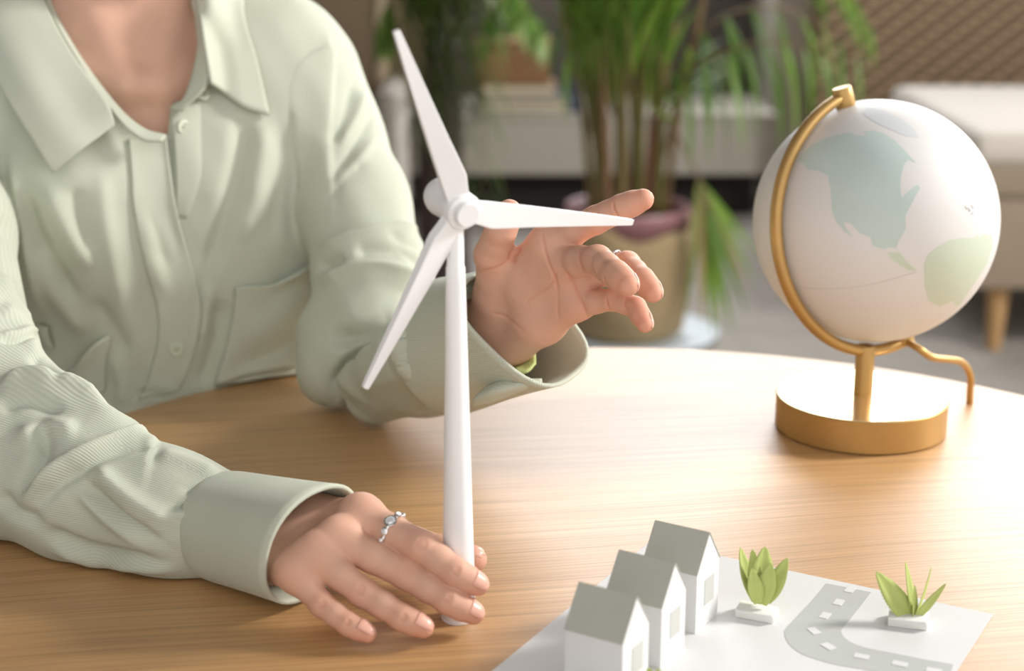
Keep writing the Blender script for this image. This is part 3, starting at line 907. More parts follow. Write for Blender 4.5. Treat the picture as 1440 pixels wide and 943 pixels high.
# second plant, on a dark stand, with trailing fronds
qy = 4.75
qx = AY(622, 200, qy)[0]
fern = empty('trailing_fern', (qx, qy, 0), 'dark green trailing plant on a dark wooden stand, left of the palm', 'plant')
zt = AY(622, -40, qy)[2]
mesh('stand', *lathe([(0.085, 0.0), (0.08, 0.02), (0.062, zt * 0.4), (0.050, zt - 0.14), (0.06, zt - 0.14)], (qx, qy, 0), seg=20), M_DARKWOOD, fern, angle=40)
mesh('pot', *lathe([(0.07, zt - 0.14), (0.10, zt - 0.10), (0.115, zt + 0.05), (0.105, zt + 0.05), (0.09, zt + 0.02)], (qx, qy, 0), seg=28), M_DARKWOOD, fern, angle=50)
mesh('soil', *lathe([(0.095, zt), (0.095, zt + 0.03), (0.01, zt + 0.035)], (qx, qy, 0), seg=24), M_SOIL, fern)
for (xb, yb, xc, yc, dy, n, m_) in ((575, -60, 562, 150, -0.22, 11, 0), (590, -80, 582, 190, -0.26, 13, 0), (605, -90, 606, 210, -0.30, 13, 0), (625, -90, 628, 250, -0.32, 14, 0), (645, -90, 648, 260, -0.30, 14, 0), (660, -80, 664, 200, -0.28, 13, 0), (672, -60, 684, 285, -0.24, 14, 0),
                                    (600, -80, 596, 120, -0.20, 11, 1), (560, -70, 540, 40, -0.14, 9, 0), (690, -60, 760, 40, -0.05, 10, 0), (640, -80, 655, 150, -0.22, 11, 1), (615, -70, 640, 120, -0.24, 11, 0)):
    frond(fern, [AY(622 + (xb - 622) * 0.3, -70, qy), AY(xb, yb - 30, qy + dy * 0.7), AY((xb + xc) / 2, (yb + yc) / 2, qy + dy), AY(xc, yc, qy + dy)], n, 0.18, (M_FERN, M_PALM_DRY)[m_], 0.22, 0.6, 0.9, 0.004, 2.6)

# ================================================================== the person: surfaces grown from distance fields
def cap_d(p, a, b, r1, r2):
    a = np.asarray(a, p.dtype); ba = np.asarray(b, p.dtype) - a
    L2 = float(ba @ ba)
    w = p - a
    t = w @ ba
    t /= L2
    np.clip(t, 0, 1, out=t)
    x = w[:, 0] - t * ba[0]; y = w[:, 1] - t * ba[1]; z = w[:, 2] - t * ba[2]
    x *= x; y *= y; z *= z
    x += y; x += z
    np.sqrt(x, out=x)
    x -= r1 + (r2 - r1) * t
    return x


def smin(a, b, k):
    h = np.maximum(k - np.abs(a - b), 0) / k
    return np.minimum(a, b) - h * h * k * 0.25


def chain_d(p, pts, rads, k=0.004):
    d = None
    for i in range(len(pts) - 1):
        e = cap_d(p, pts[i], pts[i + 1], rads[i], rads[i + 1])
        d = e if d is None else smin(d, e, k)
    return d


def ell_d(p, c, axes, rad):
    """ellipsoid; axes: 3x3 rows"""
    rad = np.asarray(rad, p.dtype)
    q = (p - np.asarray(c, p.dtype)) @ np.asarray(axes, p.dtype).T / rad
    n = np.sqrt((q * q).sum(1))
    q = q / rad
    g = np.sqrt((q * q).sum(1)) + 1e-9
    return n * (n - 1) / g


def poly_d(q, poly):
    """signed distance to a polygon in 2D"""
    poly = np.asarray(poly, float)
    d = np.full(len(q), 1e9); s = np.ones(len(q))
    for i in range(len(poly)):
        a, b = poly[i], poly[i - 1]
        e = b - a; w = q - a
        t = np.clip((w @ e) / (e @ e), 0, 1)
        d = np.minimum(d, ((w - t[:, None] * e) ** 2).sum(1))
        c1 = q[:, 1] >= a[1]; c2 = q[:, 1] < b[1]; c3 = e[0] * w[:, 1] > e[1] * w[:, 0]
        flip = (c1 & c2 & c3) | (~c1 & ~c2 & ~c3)
        s[flip] *= -1
    return s * np.sqrt(d)


def grow(fn, lo, hi, h, newton=2):
    """surface nets on a masked grid; returns points and quads"""
    lo, hi = np.asarray(lo, float), np.asarray(hi, float)
    B = 8
    nb = np.ceil((hi - lo) / (h * B)).astype(int)
    n = nb * B + 1
    cen = np.stack(np.meshgrid(*[np.arange(k) for k in nb], indexing='ij'), -1).reshape(-1, 3)
    cp = lo + (cen + 0.5) * h * B
    cd = fn(cp)
    keep = np.abs(cd) < h * B * 1.12
    D = np.ones(tuple(n), np.float32)
    for c in cen[(~keep) & (cd < 0)]:
        D[c[0] * B:(c[0] + 1) * B + 1, c[1] * B:(c[1] + 1) * B + 1, c[2] * B:(c[2] + 1) * B + 1] = -1
    loc = np.stack(np.meshgrid(*[np.arange(B + 1)] * 3, indexing='ij'), -1).reshape(-1, 3)
    kc = cen[keep]
    for s in range(0, len(kc), 400):
        ch = kc[s:s + 400]
        idx = (ch[:, None, :] * B + loc[None]).reshape(-1, 3)
        D[idx[:, 0], idx[:, 1], idx[:, 2]] = fn((lo + idx * h).astype(np.float32))
    S = D < 0
    cnt = np.zeros(tuple(n - 1), np.uint8)
    offs = [(i, j, k) for i in (0, 1) for j in (0, 1) for k in (0, 1)]
    for o in offs:
        cnt += S[o[0]:n[0] - 1 + o[0], o[1]:n[1] - 1 + o[1], o[2]:n[2] - 1 + o[2]]
    act = np.argwhere((cnt > 0) & (cnt < 8))
    cid = -np.ones(tuple(n - 1), np.int32)
    cid[act[:, 0], act[:, 1], act[:, 2]] = np.arange(len(act))
    acc = np.zeros((len(act), 3)); num = np.zeros(len(act))
    for ia, a in enumerate(offs):
        for b in offs[ia + 1:]:
            if sum(abs(x - y) for x, y in zip(a, b)) != 1: continue
            da = D[act[:, 0] + a[0], act[:, 1] + a[1], act[:, 2] + a[2]]
            db = D[act[:, 0] + b[0], act[:, 1] + b[1], act[:, 2] + b[2]]
            m = (da < 0) != (db < 0)
            t = np.where(m, da / np.where(m, da - db, 1), 0)
            acc[m] += np.array(a) + t[m][:, None] * (np.array(b) - np.array(a)); num[m] += 1
    V = lo + (act + acc / num[:, None]) * h
    quads = []
    for ax_ in range(3):
        sl0 = [slice(None)] * 3; sl1 = [slice(None)] * 3
        sl0[ax_] = slice(0, n[ax_] - 1); sl1[ax_] = slice(1, n[ax_])
        e = np.argwhere(S[tuple(sl0)] != S[tuple(sl1)])
        u, v = (ax_ + 1) % 3, (ax_ + 2) % 3
        e = e[(e[:, u] > 0) & (e[:, v] > 0) & (e[:, u] < n[u] - 1) & (e[:, v] < n[v] - 1)]
        q = []
        for du, dv in ((-1, -1), (0, -1), (0, 0), (-1, 0)):
            c = e.copy(); c[:, u] += du; c[:, v] += dv
            q.append(cid[c[:, 0], c[:, 1], c[:, 2]])
        q = np.stack(q, 1)
        ins = S[e[:, 0], e[:, 1], e[:, 2]]
        q[~ins] = q[~ins][:, ::-1]
        quads.append(q)
    Q = np.concatenate(quads)
    Q = Q[(Q >= 0).all(1)]
    for _ in range(newton):
        g = gradient(fn, V, h * 0.5)
        d = fn(V)
        V = V - g * np.clip(d, -h, h)[:, None]
    return V, Q


def gradient(fn, V, e):
    g = np.stack([fn(V + np.eye(3)[i] * e) - fn(V - np.eye(3)[i] * e) for i in range(3)], 1)
    return g / (np.linalg.norm(g, axis=1)[:, None] + 1e-12)


def vnormals(V, Q):
    n = np.zeros_like(V)
    f = np.cross(V[Q[:, 2]] - V[Q[:, 0]], V[Q[:, 3]] - V[Q[:, 1]])
    for k in range(4):
        np.add.at(n, Q[:, k], f)
    return n / (np.linalg.norm(n, axis=1)[:, None] + 1e-12)


def relax(V, Q, it, w=0.5, mask=None):
    E = np.concatenate([Q[:, [0, 1]], Q[:, [1, 2]], Q[:, [2, 3]], Q[:, [3, 0]]])
    for _ in range(it):
        s = np.zeros_like(V); c = np.zeros(len(V))
        np.add.at(s, E[:, 0], V[E[:, 1]]); np.add.at(c, E[:, 0], 1)
        np.add.at(s, E[:, 1], V[E[:, 0]]); np.add.at(c, E[:, 1], 1)
        m = s / np.maximum(c, 1)[:, None]
        d = (m - V) * w
        V = V + (d if mask is None else d * mask[:, None])
    return V


def seg_dist(q, line, steps=None):
    """distance (px) and signed side to a photo polyline, smoothed through its points"""
    L = catmull(np.asarray(line, float), max(2, 8 * (len(line) - 1) + 1))
    best = np.full(len(q), 1e9); side = np.zeros(len(q)); along = np.zeros(len(q))
    for i in range(len(L) - 1):
        a, e = L[i], L[i + 1] - L[i]
        w = q - a
        t = np.clip((w @ e) / (e @ e + 1e-9), 0, 1)
        d = np.linalg.norm(w - t[:, None] * e, axis=1)
        m = d < best
        best[m] = d[m]
        side[m] = np.sign(e[0] * w[m, 1] - e[1] * w[m, 0])
        along[m] = (i + t[m]) / (len(L) - 1)
    return best, side, along


def sculpt(V, N, strokes, face=0.05, select=None):
    """press folds into a surface; strokes: (line in photo px, height in m, width in px[, kind])"""
    q = proj(V)
    view = V - CAM; view /= np.linalg.norm(view, axis=1)[:, None]
    fac = np.clip((-(N * view).sum(1) - face) / 0.25, 0, 1)
    if select is not None: fac = fac * select
    H = np.zeros(len(V))
    for st in strokes:
        line, amp, w = st[0], st[1], st[2]
        kind = st[3] if len(st) > 3 else 'g'
        L = np.asarray(line, float)
        m = (q[:, 0] > L[:, 0].min() - 4 * w - 8) & (q[:, 0] < L[:, 0].max() + 4 * w + 8) & (q[:, 1] > L[:, 1].min() - 4 * w - 8) & (q[:, 1] < L[:, 1].max() + 4 * w + 8) & (fac > 0)
        if not m.any(): continue
        d, s, t = seg_dist(q[m, :2], line)
        end = np.clip(np.minimum(t, 1 - t) * 5 + 0.15, 0, 1) if kind != 'S' else np.clip(np.minimum(t, 1 - t) * 14 + 0.3, 0, 1)
        if kind == 'g':
            h = amp * np.exp(-(d / w) ** 2)
        elif kind == 'f':      # a crisp fold: sharp crest, long flanks
            h = amp * np.exp(-np.sqrt(d * d + 2.0) / w)
        else:      # a step: raised on the left of the line's direction, fading away from it
            x = d * s
            h = amp * 0.5 * (1 - np.tanh(x / (w * 0.18))) * np.exp(-(np.clip(-x, 0, None) / (2.2 * w)) ** 2)
        H[m] += h * end
    return V + N * (H * fac)[:, None], H * fac


# ------------------------------------------------------------------ body frame
BU = np.array([0.937, 0.348, 0.0])      # towards the person's left shoulder
BV = np.array([0.348, -0.937, 0.0])     # towards the front
LEV = np.array([  # z, x, y, half width, half depth
    (0.50, -0.290, 1.478, 0.185, 0.135),
    (0.62, -0.288, 1.470, 0.172, 0.124),
    (0.75, -0.286, 1.456, 0.166, 0.114),
    (0.85, -0.296, 1.456, 0.166, 0.114),
    (0.92, -0.308, 1.460, 0.172, 0.114),
    (0.98, -0.320, 1.464, 0.176, 0.102),
    (1.03, -0.330, 1.468, 0.150, 0.082),
    (1.08, -0.338, 1.472, 0.100, 0.060)])


def torso_d(p):
    z = np.clip(p[:, 2], LEV[0, 0], LEV[-1, 0])
    c = [np.interp(z, LEV[:, 0], LEV[:, i]) for i in (1, 2, 3, 4)]
    q = np.stack([p[:, 0] - c[0], p[:, 1] - c[1]], 1)
    u = np.abs(q @ BU[:2]) / c[2]; v = np.abs(q @ BV[:2]) / c[3]
    r = (u ** 2.4 + v ** 2.4) ** (1 / 2.4)
    d = (r - 1) * np.minimum(c[2], c[3]) * 0.95
    ez = np.maximum(p[:, 2] - LEV[-1, 0], LEV[0, 0] - p[:, 2])
    return np.maximum(d, ez)


def table_d(p):
    r = np.hypot(p[:, 0] - TC[0], p[:, 1] - TC[1]) - TR
    z = np.maximum(p[:, 2] - 0.75, 0.72 - p[:, 2])
    return np.maximum(r, z)


SH_L, SH_R = P(384, 100, 1.475), P(-140, 130, 1.40)
NECK = P(172, 40, 1.425)
L_ARM = [SH_L, P(448, 195, 1.455), P(497, 290, 1.425), P(524, 395, 1.39), P(520, 480, 1.36)]
L_RAD = [0.058, 0.054, 0.0465, 0.047, 0.044]
L_FORE = [P(530, 552, 1.312), P(608, 508, 1.268), P(650, 484, 1.215)]
L_FRAD = [0.0255, 0.0380, 0.0475]
R_ARM = [SH_R, P(-98, 330, 1.30), P(-62, 510, 1.17), P(-10, 640, 1.105)]
R_RAD = [0.060, 0.062, 0.056, 0.047]
R_FORE = [P(-10, 650, 1.10), P(120, 690, 1.075), P(235, 722, 1.050), P(318, 738, 1.036)]
R_FRAD = [0.047, 0.0445, 0.0385, 0.0335]


C_L0, C_L1 = P(636, 486, 1.225), P(737, 458, 1.150)       # left cuff: seam and mouth
C_R0, C_R1 = P(312, 738, 1.032), P(440, 765, 0.982)       # right cuff
AX_L = (C_L1 - C_L0) / np.linalg.norm(C_L1 - C_L0)
AX_R = (C_R1 - C_R0) / np.linalg.norm(C_R1 - C_R0)


def shirt_parts(p):
    t = torso_d(p)
    sh = smin(cap_d(p, NECK + BU * 0.03 - np.array([0, 0, 0.045]), SH_L, 0.058, 0.056), cap_d(p, NECK - BU * 0.03 - np.array([0, 0, 0.045]), SH_R, 0.058, 0.058), 0.03)
    t = smin(t, sh, 0.05)
    bust = np.minimum(ell_d(p, P(330, 260, 1.455), np.eye(3), (0.075, 0.075, 0.085)), ell_d(p, P(105, 290, 1.405), np.eye(3), (0.075, 0.075, 0.085)))
    t = smin(t, bust, 0.05)
    l = chain_d(p, L_ARM, L_RAD, 0.02)
    lf = np.maximum(chain_d(p, L_FORE, L_FRAD, 0.02), ((p - C_L0) @ AX_L) - 0.006)
    lump = smin(cap_d(p, P(470, 520, 1.352), P(520, 480, 1.345), 0.028, 0.034), cap_d(p, P(466, 470, 1.37), P(470, 520, 1.352), 0.03, 0.026), 0.02)
    l = smin(smin(l, lump, 0.016), cap_d(p, P(520, 480, 1.368), P(590, 500, 1.305), 0.036, 0.034), 0.012)
    l = smin(l, lf, 0.0035)
    r = smin(chain_d(p, R_ARM, R_RAD, 0.02), np.maximum(chain_d(p, R_FORE, R_FRAD, 0.02), ((p - C_R0) @ AX_R) - 0.006), 0.02)
    bulge = chain_d(p, [P(-6, 553, 1.140), P(72, 604, 1.098), P(138, 634, 1.074)], [0.043, 0.034, 0.027], 0.02)
    r = smin(r, bulge, 0.012)
    return t, l, r


NECK_HOLE = [(52, -20), (66, 15), (102, 78), (160, 152), (214, 193), (237, 192), (241, 152), (288, 118), (280, 70), (272, 0), (272, -160), (52, -160)]


def shirt_d(p):
    t, l, r = shirt_parts(p)
    k = np.interp(p[:, 2], (0.93, 1.02), (0.006, 0.045))
    h = np.maximum(k - np.abs(t - l), 0) / k
    d = np.minimum(t, l) - h * h * k * 0.25
    h = np.maximum(k - np.abs(d - r), 0) / k
    d = np.minimum(d, r) - h * h * k * 0.25
    d = np.maximum(d, -(table_d(p) - 0.0015))
    q = proj(p)
    near = (q[:, 0] > 20) & (q[:, 0] < 320) & (q[:, 1] < 240)
    if near.any():
        pd = poly_d(q[near, :2], NECK_HOLE) / F_PX * 1.4
        cut = np.maximum(pd, q[near, 2] - 1.47)
        d[near] = np.maximum(d[near], -cut)
    # throat opening for the neck itself
    nk = cap_d(p, NECK - np.array([0, 0, 0.03]), NECK + np.array([0, 0, 0.2]), 0.062, 0.062)
    d = np.maximum(d, -nk)
    return d


SV, SQ = grow(shirt_d, (-0.66, 0.90, 0.60), (0.02, 1.60, 1.13), 0.0022, 1)
SV = relax(SV, SQ, 3, 0.5)
tp_, lp_, rp_ = shirt_parts(SV)
part_id = np.argmin(np.stack([tp_, lp_, rp_], 1), 1)
blend = lambda k: relax(np.repeat((part_id == k).astype(float)[:, None], 3, 1), SQ, 2)[:, 0]
wT, wL, wR = blend(0), blend(1), blend(2)
N_ = vnormals(SV, SQ)
T_STROKES = [
    ([(345, 150), (336, 225), (314, 315), (284, 402)], -0.0045, 13), ([(372, 170), (362, 260), (338, 340)], 0.003, 14),
    ([(398, 175), (394, 260), (380, 340)], -0.002, 12), ([(422, 120), (418, 240), (410, 350)], -0.0032, 13), ([(448, 110), (444, 220), (440, 320)], 0.0030, 12),
    ([(30, 262), (48, 325), (72, 372), (108, 432)], -0.0070, 13), ([(66, 262), (92, 320), (128, 380)], 0.0035, 14), ([(104, 262), (112, 300), (130, 350)], -0.0026, 11),
    ([(142, 240), (150, 330), (172, 440)], 0.0030, 15), ([(14, 215), (28, 290), (44, 370), (60, 440)], 0.0055, 11, 'f'), ([(130, 420), (160, 462), (180, 500)], -0.0035, 12),
    ([(60, 345), (82, 410), (120, 470)], 0.0040, 13),
    ([(312, 420), (304, 480), (280, 545)], -0.0045, 13), ([(296, 400), (292, 440), (284, 480)], 0.0025, 9), ([(345, 470), (380, 450), (430, 410)], 0.0030, 16), ([(320, 520), (370, 500), (430, 470)], -0.0035, 14),
    ([(200, 300), (212, 360), (236, 420)], 0.002, 10), ([(210, 350), (226, 360), (238, 372)], -0.0018, 7), ([(160, 500), (172, 540), (170, 570)], 0.003, 10),
    ([(205, 300), (225, 345), (232, 352)], -0.0012, 5),
    ([(195, 545), (215, 540), (236, 545)], 0.0014, 3.5), ([(188, 556), (210, 552), (232, 556)], -0.0014, 3.5), ([(190, 566), (210, 562), (230, 566)], 0.0012, 3.5),
    ([(460, 45), (463, 110), (460, 200), (450, 290)], 0.0030, 7, 'f'),
]
L_STROKES = [
    ([(608, 420), (558, 467), (508, 518), (479, 554)], 0.0110, 24, 's'), ([(470, 540), (500, 500), (545, 455), (600, 405)], -0.0060, 8), ([(604, 398), (566, 379), (530, 371), (500, 374), (474, 384), (448, 398)], 0.0048, 15, 's'), ([(592, 323), (560, 319), (520, 324), (480, 335), (448, 349)], 0.0036, 13, 's'),
    ([(470, 300), (466, 200), (470, 100), (472, 40)], 0.0028, 12, 's'),
    ([(464, 205), (486, 160), (500, 110)], -0.0042, 7, 'f'), ([(476, 205), (500, 165), (514, 125)], 0.0025, 7), ([(462, 252), (494, 208), (518, 175), (528, 150)], -0.0042, 6, 'f'), ([(470, 262), (504, 225), (530, 190)], 0.0022, 7),
    ([(455, 288), (488, 248), (512, 226)], -0.0026, 5, 'f'),
    ([(448, 349), (480, 336), (520, 325), (560, 320), (592, 324)], 0.0052, 6, 'f'), ([(452, 336), (485, 322), (525, 312), (585, 310)], -0.0030, 9), ([(450, 380), (468, 368), (486, 362)], -0.0060, 7),
    ([(450, 396), (474, 384), (500, 375), (530, 372), (566, 380), (604, 400)], 0.0062, 7, 'f'), ([(500, 356), (530, 353), (570, 358)], -0.0038, 9), 
    ([(460, 478), (500, 470), (530, 455), (566, 430)], -0.0095, 14), 
    ([(480, 552), (508, 518), (558, 468), (614, 414)], 0.0050, 8, 'f'), ([(468, 545), (494, 508), (540, 462)], -0.0055, 9),
    ([(530, 500), (570, 470), (622, 440)], -0.0025, 10), ([(520, 540), (580, 520), (640, 500)], 0.002, 12),
    ([(590, 578), (610, 573), (630, 574)], -0.0045, 5), ([(625, 420), (630, 460), (626, 520)], -0.0022, 7), ([(612, 450), (618, 480), (614, 520)], 0.0016, 6),
    ([(545, 330), (565, 342), (590, 350)], -0.002, 5), ([(560, 350), (580, 365), (600, 378)], -0.0025, 5),
]
R_STROKES = [
    ([(226, 618), (212, 615), (158, 622), (80, 655), (28, 704)], 0.0050, 20, 's'), ([(120, 670), (172, 720), (232, 758)], 0.0045, 15, 's'), ([(210, 608), (150, 575), (95, 540), (40, 530), (0, 545)], 0.003, 14, 's'),
    ([(30, 702), (80, 655), (158, 622), (212, 615)], 0.0045, 9, 'f'), ([(50, 712), (100, 672), (170, 640), (230, 632)], -0.0040, 9), ([(126, 676), (172, 720), (228, 756)], -0.0065, 7, 'f'), ([(140, 664), (190, 702), (246, 735)], 0.0035, 9),
    ([(110, 690), (150, 730), (200, 765)], 0.0030, 8), ([(0, 545), (40, 530), (95, 540), (150, 580)], 0.0050, 10), ([(0, 575), (40, 565), (90, 580)], -0.003, 10), ([(20, 620), (70, 600), (110, 610)], 0.004, 13),
    ([(60, 590), (58, 640), (30, 690)], -0.0050, 11), ([(0, 478), (30, 478), (62, 470)], -0.0030, 4), ([(0, 470), (30, 470), (66, 462)], 0.002, 4), ([(0, 690), (20, 715), (60, 735)], -0.004, 10), ([(60, 745), (130, 775), (230, 790)], -0.0045, 9), ([(70, 770), (150, 792), (250, 800)], 0.003, 7),
    ([(246, 712), (268, 708), (290, 704)], -0.0040, 4), ([(238, 724), (262, 722), (286, 722)], 0.0022, 5), ([(255, 690), (285, 686), (310, 676)], -0.002, 5), ([(220, 640), (260, 650), (310, 668)], 0.003, 9), ([(270, 740), (276, 770), (280, 795)], -0.003, 6),
    ([(0, 300), (20, 360), (44, 440)], -0.0060, 9, 'f'), ([(0, 345), (14, 372), (28, 398)], -0.0070, 6, 'f'), ([(0, 380), (30, 420), (50, 450)], 0.0035, 9), ([(0, 430), (30, 455), (60, 500)], 0.003, 11), ([(40, 500), (70, 520), (84, 545)], -0.003, 7),
]
T_STROKES = [(a_[0], a_[1] * 1.5, *a_[2:]) for a_ in T_STROKES]
L_STROKES = [(a_[0], a_[1] * 1.25, *a_[2:]) for a_ in L_STROKES]
R_STROKES = [(a_[0], a_[1] * 1.5, *a_[2:]) for a_ in R_STROKES]
SV, h1 = sculpt(SV, N_, T_STROKES, select=wT)
SV, h2 = sculpt(SV, N_, L_STROKES, select=wL)
SV, h3 = sculpt(SV, N_, R_STROKES, select=wR)
N_ = vnormals(SV, SQ)
# slow, irregular rumple of the whole cloth
w = SV
rum = 0.0008 * (np.sin(w[:, 0] * 61 + w[:, 2] * 23) * np.sin(w[:, 2] * 47 - w[:, 1] * 35 + 1.3) + 0.6 * np.sin(w[:, 0] * 130 + w[:, 1] * 70) * np.sin(w[:, 2] * 90 + w[:, 0] * 40))
SV = SV + N_ * rum[:, None]
SV = relax(SV, SQ, 1, 0.4)
inside = table_d(SV) < 0.0012
up = inside & (SV[:, 2] > 0.742)
SV[up, 2] = 0.7512
# rib direction: round the trunk, round each arm
ua = ((SV - np.array([-0.31, 1.46, 0])) @ BU) * 1.0 + 0.02 * np.sin(SV[:, 2] * 9)


def around(V, pts):
    best = np.full(len(V), 1e9); ang = np.zeros(len(V))
    for i in range(len(pts) - 1):
        a, b = pts[i], pts[i + 1]
        e = b - a; L = np.linalg.norm(e); e = e / L
        h = np.array([0.3, 0.9, 0.3]); x = np.cross(h, e); x /= np.linalg.norm(x); y = np.cross(e, x)
        wv = V - a
        t = np.clip(wv @ e, 0, L)
        r = wv - t[:, None] * e
        d = np.linalg.norm(r, axis=1)
        m = d < best
        best[m] = d[m]; ang[m] = np.abs(np.arctan2(r[m] @ y, r[m] @ x))
    return ang


rib = np.where(part_id == 0, ua, np.where(part_id == 1, 0.045 * around(SV, [SH_L, L_ARM[4]]), 0.043 * around(SV, [R_FORE[0], R_FORE[-1]])))
fore = (part_id == 1) & (chain_d(SV, L_FORE, L_FRAD) < chain_d(SV, L_ARM, L_RAD))
rib = np.where(fore, 0.045 * around(SV, [L_FORE[0], L_FORE[-1]]), rib)


def cord_material():
    m = bpy.data.materials.new('mint_corduroy')
    m.use_nodes = True
    nt = m.node_tree; Nn = nt.nodes; L = nt.links
    bs = Nn['Principled BSDF']
    bs.inputs['Roughness'].default_value = 0.9
    bs.inputs['Specular IOR Level'].default_value = 0.2
    bs.inputs['Sheen Weight'].default_value = 0.08
    bs.inputs['Sheen Roughness'].default_value = 0.5
    at = Nn.new('ShaderNodeAttribute'); at.attribute_name = 'rib'
    mu = Nn.new('ShaderNodeMath'); mu.operation = 'MULTIPLY'; mu.inputs[1].default_value = 2 * math.pi / 0.0014
    L.new(at.outputs['Fac'], mu.inputs[0])
    sn = Nn.new('ShaderNodeMath'); sn.operation = 'SINE'
    L.new(mu.outputs[0], sn.inputs[0])
    tc = Nn.new('ShaderNodeTexCoord')
    nz = Nn.new('ShaderNodeTexNoise'); nz.inputs['Scale'].default_value = 700; nz.inputs['Detail'].default_value = 2
    L.new(tc.outputs['Object'], nz.inputs['Vector'])
    n2 = Nn.new('ShaderNodeTexNoise'); n2.inputs['Scale'].default_value = 14; n2.inputs['Detail'].default_value = 3
    L.new(tc.outputs['Object'], n2.inputs['Vector'])
    hm = Nn.new('ShaderNodeMath'); hm.operation = 'MULTIPLY_ADD'; hm.inputs[1].default_value = 0.6
    L.new(nz.outputs['Fac'], hm.inputs[0]); L.new(sn.outputs[0], hm.inputs[2])
    bp = Nn.new('ShaderNodeBump'); bp.inputs['Strength'].default_value = 0.4; bp.inputs['Distance'].default_value = 0.00022
    L.new(hm.outputs[0], bp.inputs['Height']); L.new(bp.outputs['Normal'], bs.inputs['Normal'])
    mx = Nn.new('ShaderNodeMix'); mx.data_type = 'RGBA'
    mx.inputs['A'].default_value = srgb(185, 190, 172); mx.inputs['B'].default_value = srgb(199, 203, 186)
    L.new(n2.outputs['Fac'], mx.inputs['Factor'])
    rg = Nn.new('ShaderNodeMapRange'); rg.inputs['From Min'].default_value = -1; rg.inputs['To Min'].default_value = 0.93; rg.inputs['To Max'].default_value = 1.02
    L.new(sn.outputs[0], rg.inputs['Value'])
    sc_ = Nn.new('ShaderNodeVectorMath'); sc_.operation = 'SCALE'
    L.new(mx.outputs['Result'], sc_.inputs[0]); L.new(rg.outputs['Result'], sc_.inputs['Scale'])
    L.new(sc_.outputs['Vector'], bs.inputs['Base Color'])
    return m


M_SHIRT = cord_material()
M_BUTTON = material('pale_green_button', srgb(200, 206, 184), 0.35, var=0.04, scale=60, coat=0.2)
M_THREAD = material('grey_thread', srgb(120, 120, 100), 0.9)
M_TEE = material('lime_undershirt', srgb(190, 200, 130), 0.95, var=0.06, scale=60, bump=0.4, bscale=600)


def rib_mesh(name, V, Fc, rib_, parent, mat=None):
    o = mesh(name, V, Fc, mat or M_SHIRT, parent)
    a = o.data.attributes.new('rib', 'FLOAT', 'POINT')
    a.data.foreach_set('value', np.asarray(rib_, np.float32))
    return o


person = empty('person', (-0.29, 1.46, 0.50), 'person in mint corduroy shirt at the table, one hand on the wind turbine', 'person')
shirt = rib_mesh('shirt', SV, SQ, rib, person)
BVH = BVHTree.FromPolygons(SV.tolist(), SQ.tolist())


tq = SQ[(part_id[SQ] == 0).all(1)]
BVH_T = BVHTree.FromPolygons(SV.tolist(), tq.tolist())      # the trunk of the shirt alone


def on_shirt(px, py, lift=0.0, far=None, tree=None):
    """point on the cloth seen at a photo position, lifted towards the viewer"""
    r = ray(px, py); L = np.linalg.norm(r)
    tree = tree or BVH_T
    hit = tree.ray_cast(Vector(CAM), Vector(r / L))
    if hit[0] is None:
        hit = tree.find_nearest(Vector(P(px, py, far or 1.4)))
        p, n = np.array(hit[0]), np.array(hit[1])
    else:
        p, n = np.array(hit[0]), np.array(hit[1])
    if n @ r > 0: n = -n
    return p + n * lift


def grid_from_rows(rows, nu, nv):
    """grid of points from rows of control points, smooth both ways"""
    a = np.array([catmull(r, nv) for r in rows])
    return np.stack([catmull(a[:, j], nu) for j in range(nv)], 1)


def patch(name, rows, nu, nv, lift, th, parent, edge=0.0, ribdir=0):
    """cloth piece lying on the shirt: rows of photo points"""
    R2 = [np.array([(p[0], p[1], p[2] if len(p) > 2 else 0.0) for p in r], float) for r in rows]
    g2 = grid_from_rows(R2, nu, nv)
    g = np.array([[on_shirt(q[0], q[1], lift + q[2]) for q in row] for row in g2])
    for _ in range(2):      # smooth it
        s = g.copy()
        s[1:-1] = (g[:-2] + g[2:] + 2 * g[1:-1]) / 4
        g = s.copy()
        s[:, 1:-1] = (g[:, :-2] + g[:, 2:] + 2 * g[:, 1:-1]) / 4
        g = s
    v, f = thick_grid(g, th)
    rb = (v @ BU)
    return rib_mesh(name, v, f, rb, parent)


# placket: the folded band that carries the buttons
patch('placket', [[(180, 196), (198, 200), (216, 198, 0.001), (235, 194, 0.003)], [(184, 250), (206, 250), (226, 250, 0.001), (241, 250, 0.0035)], [(187, 292), (210, 296), (232, 300, 0.0005), (251, 306, 0.0022)], [(204, 368), (226, 372), (250, 374), (270, 374)],
                  [(221, 430), (240, 428), (262, 426), (283, 424)], [(222, 480), (240, 476), (260, 472), (280, 468)], [(206, 538), (226, 532), (246, 528), (264, 522)], [(196, 562), (214, 556), (232, 552), (250, 548)]], 70, 20, 0.0012, 0.0022, shirt)
# under placket, seen to the right of the open edge
patch('under_placket', [[(241, 150, 0.0035), (254, 146, 0.0030), (272, 140, 0.0010), (290, 134, -0.003)], [(245, 200, 0.0040), (258, 200, 0.0030), (274, 200, 0.0010), (290, 200, -0.003)], [(249, 250, 0.0030), (260, 250, 0.0024), (276, 250, 0.0005), (290, 250, -0.003)], [(248, 306, -0.001), (254, 306, -0.001), (262, 308, -0.001), (270, 308, -0.003)]], 24, 14, 0.0, 0.0022, shirt)
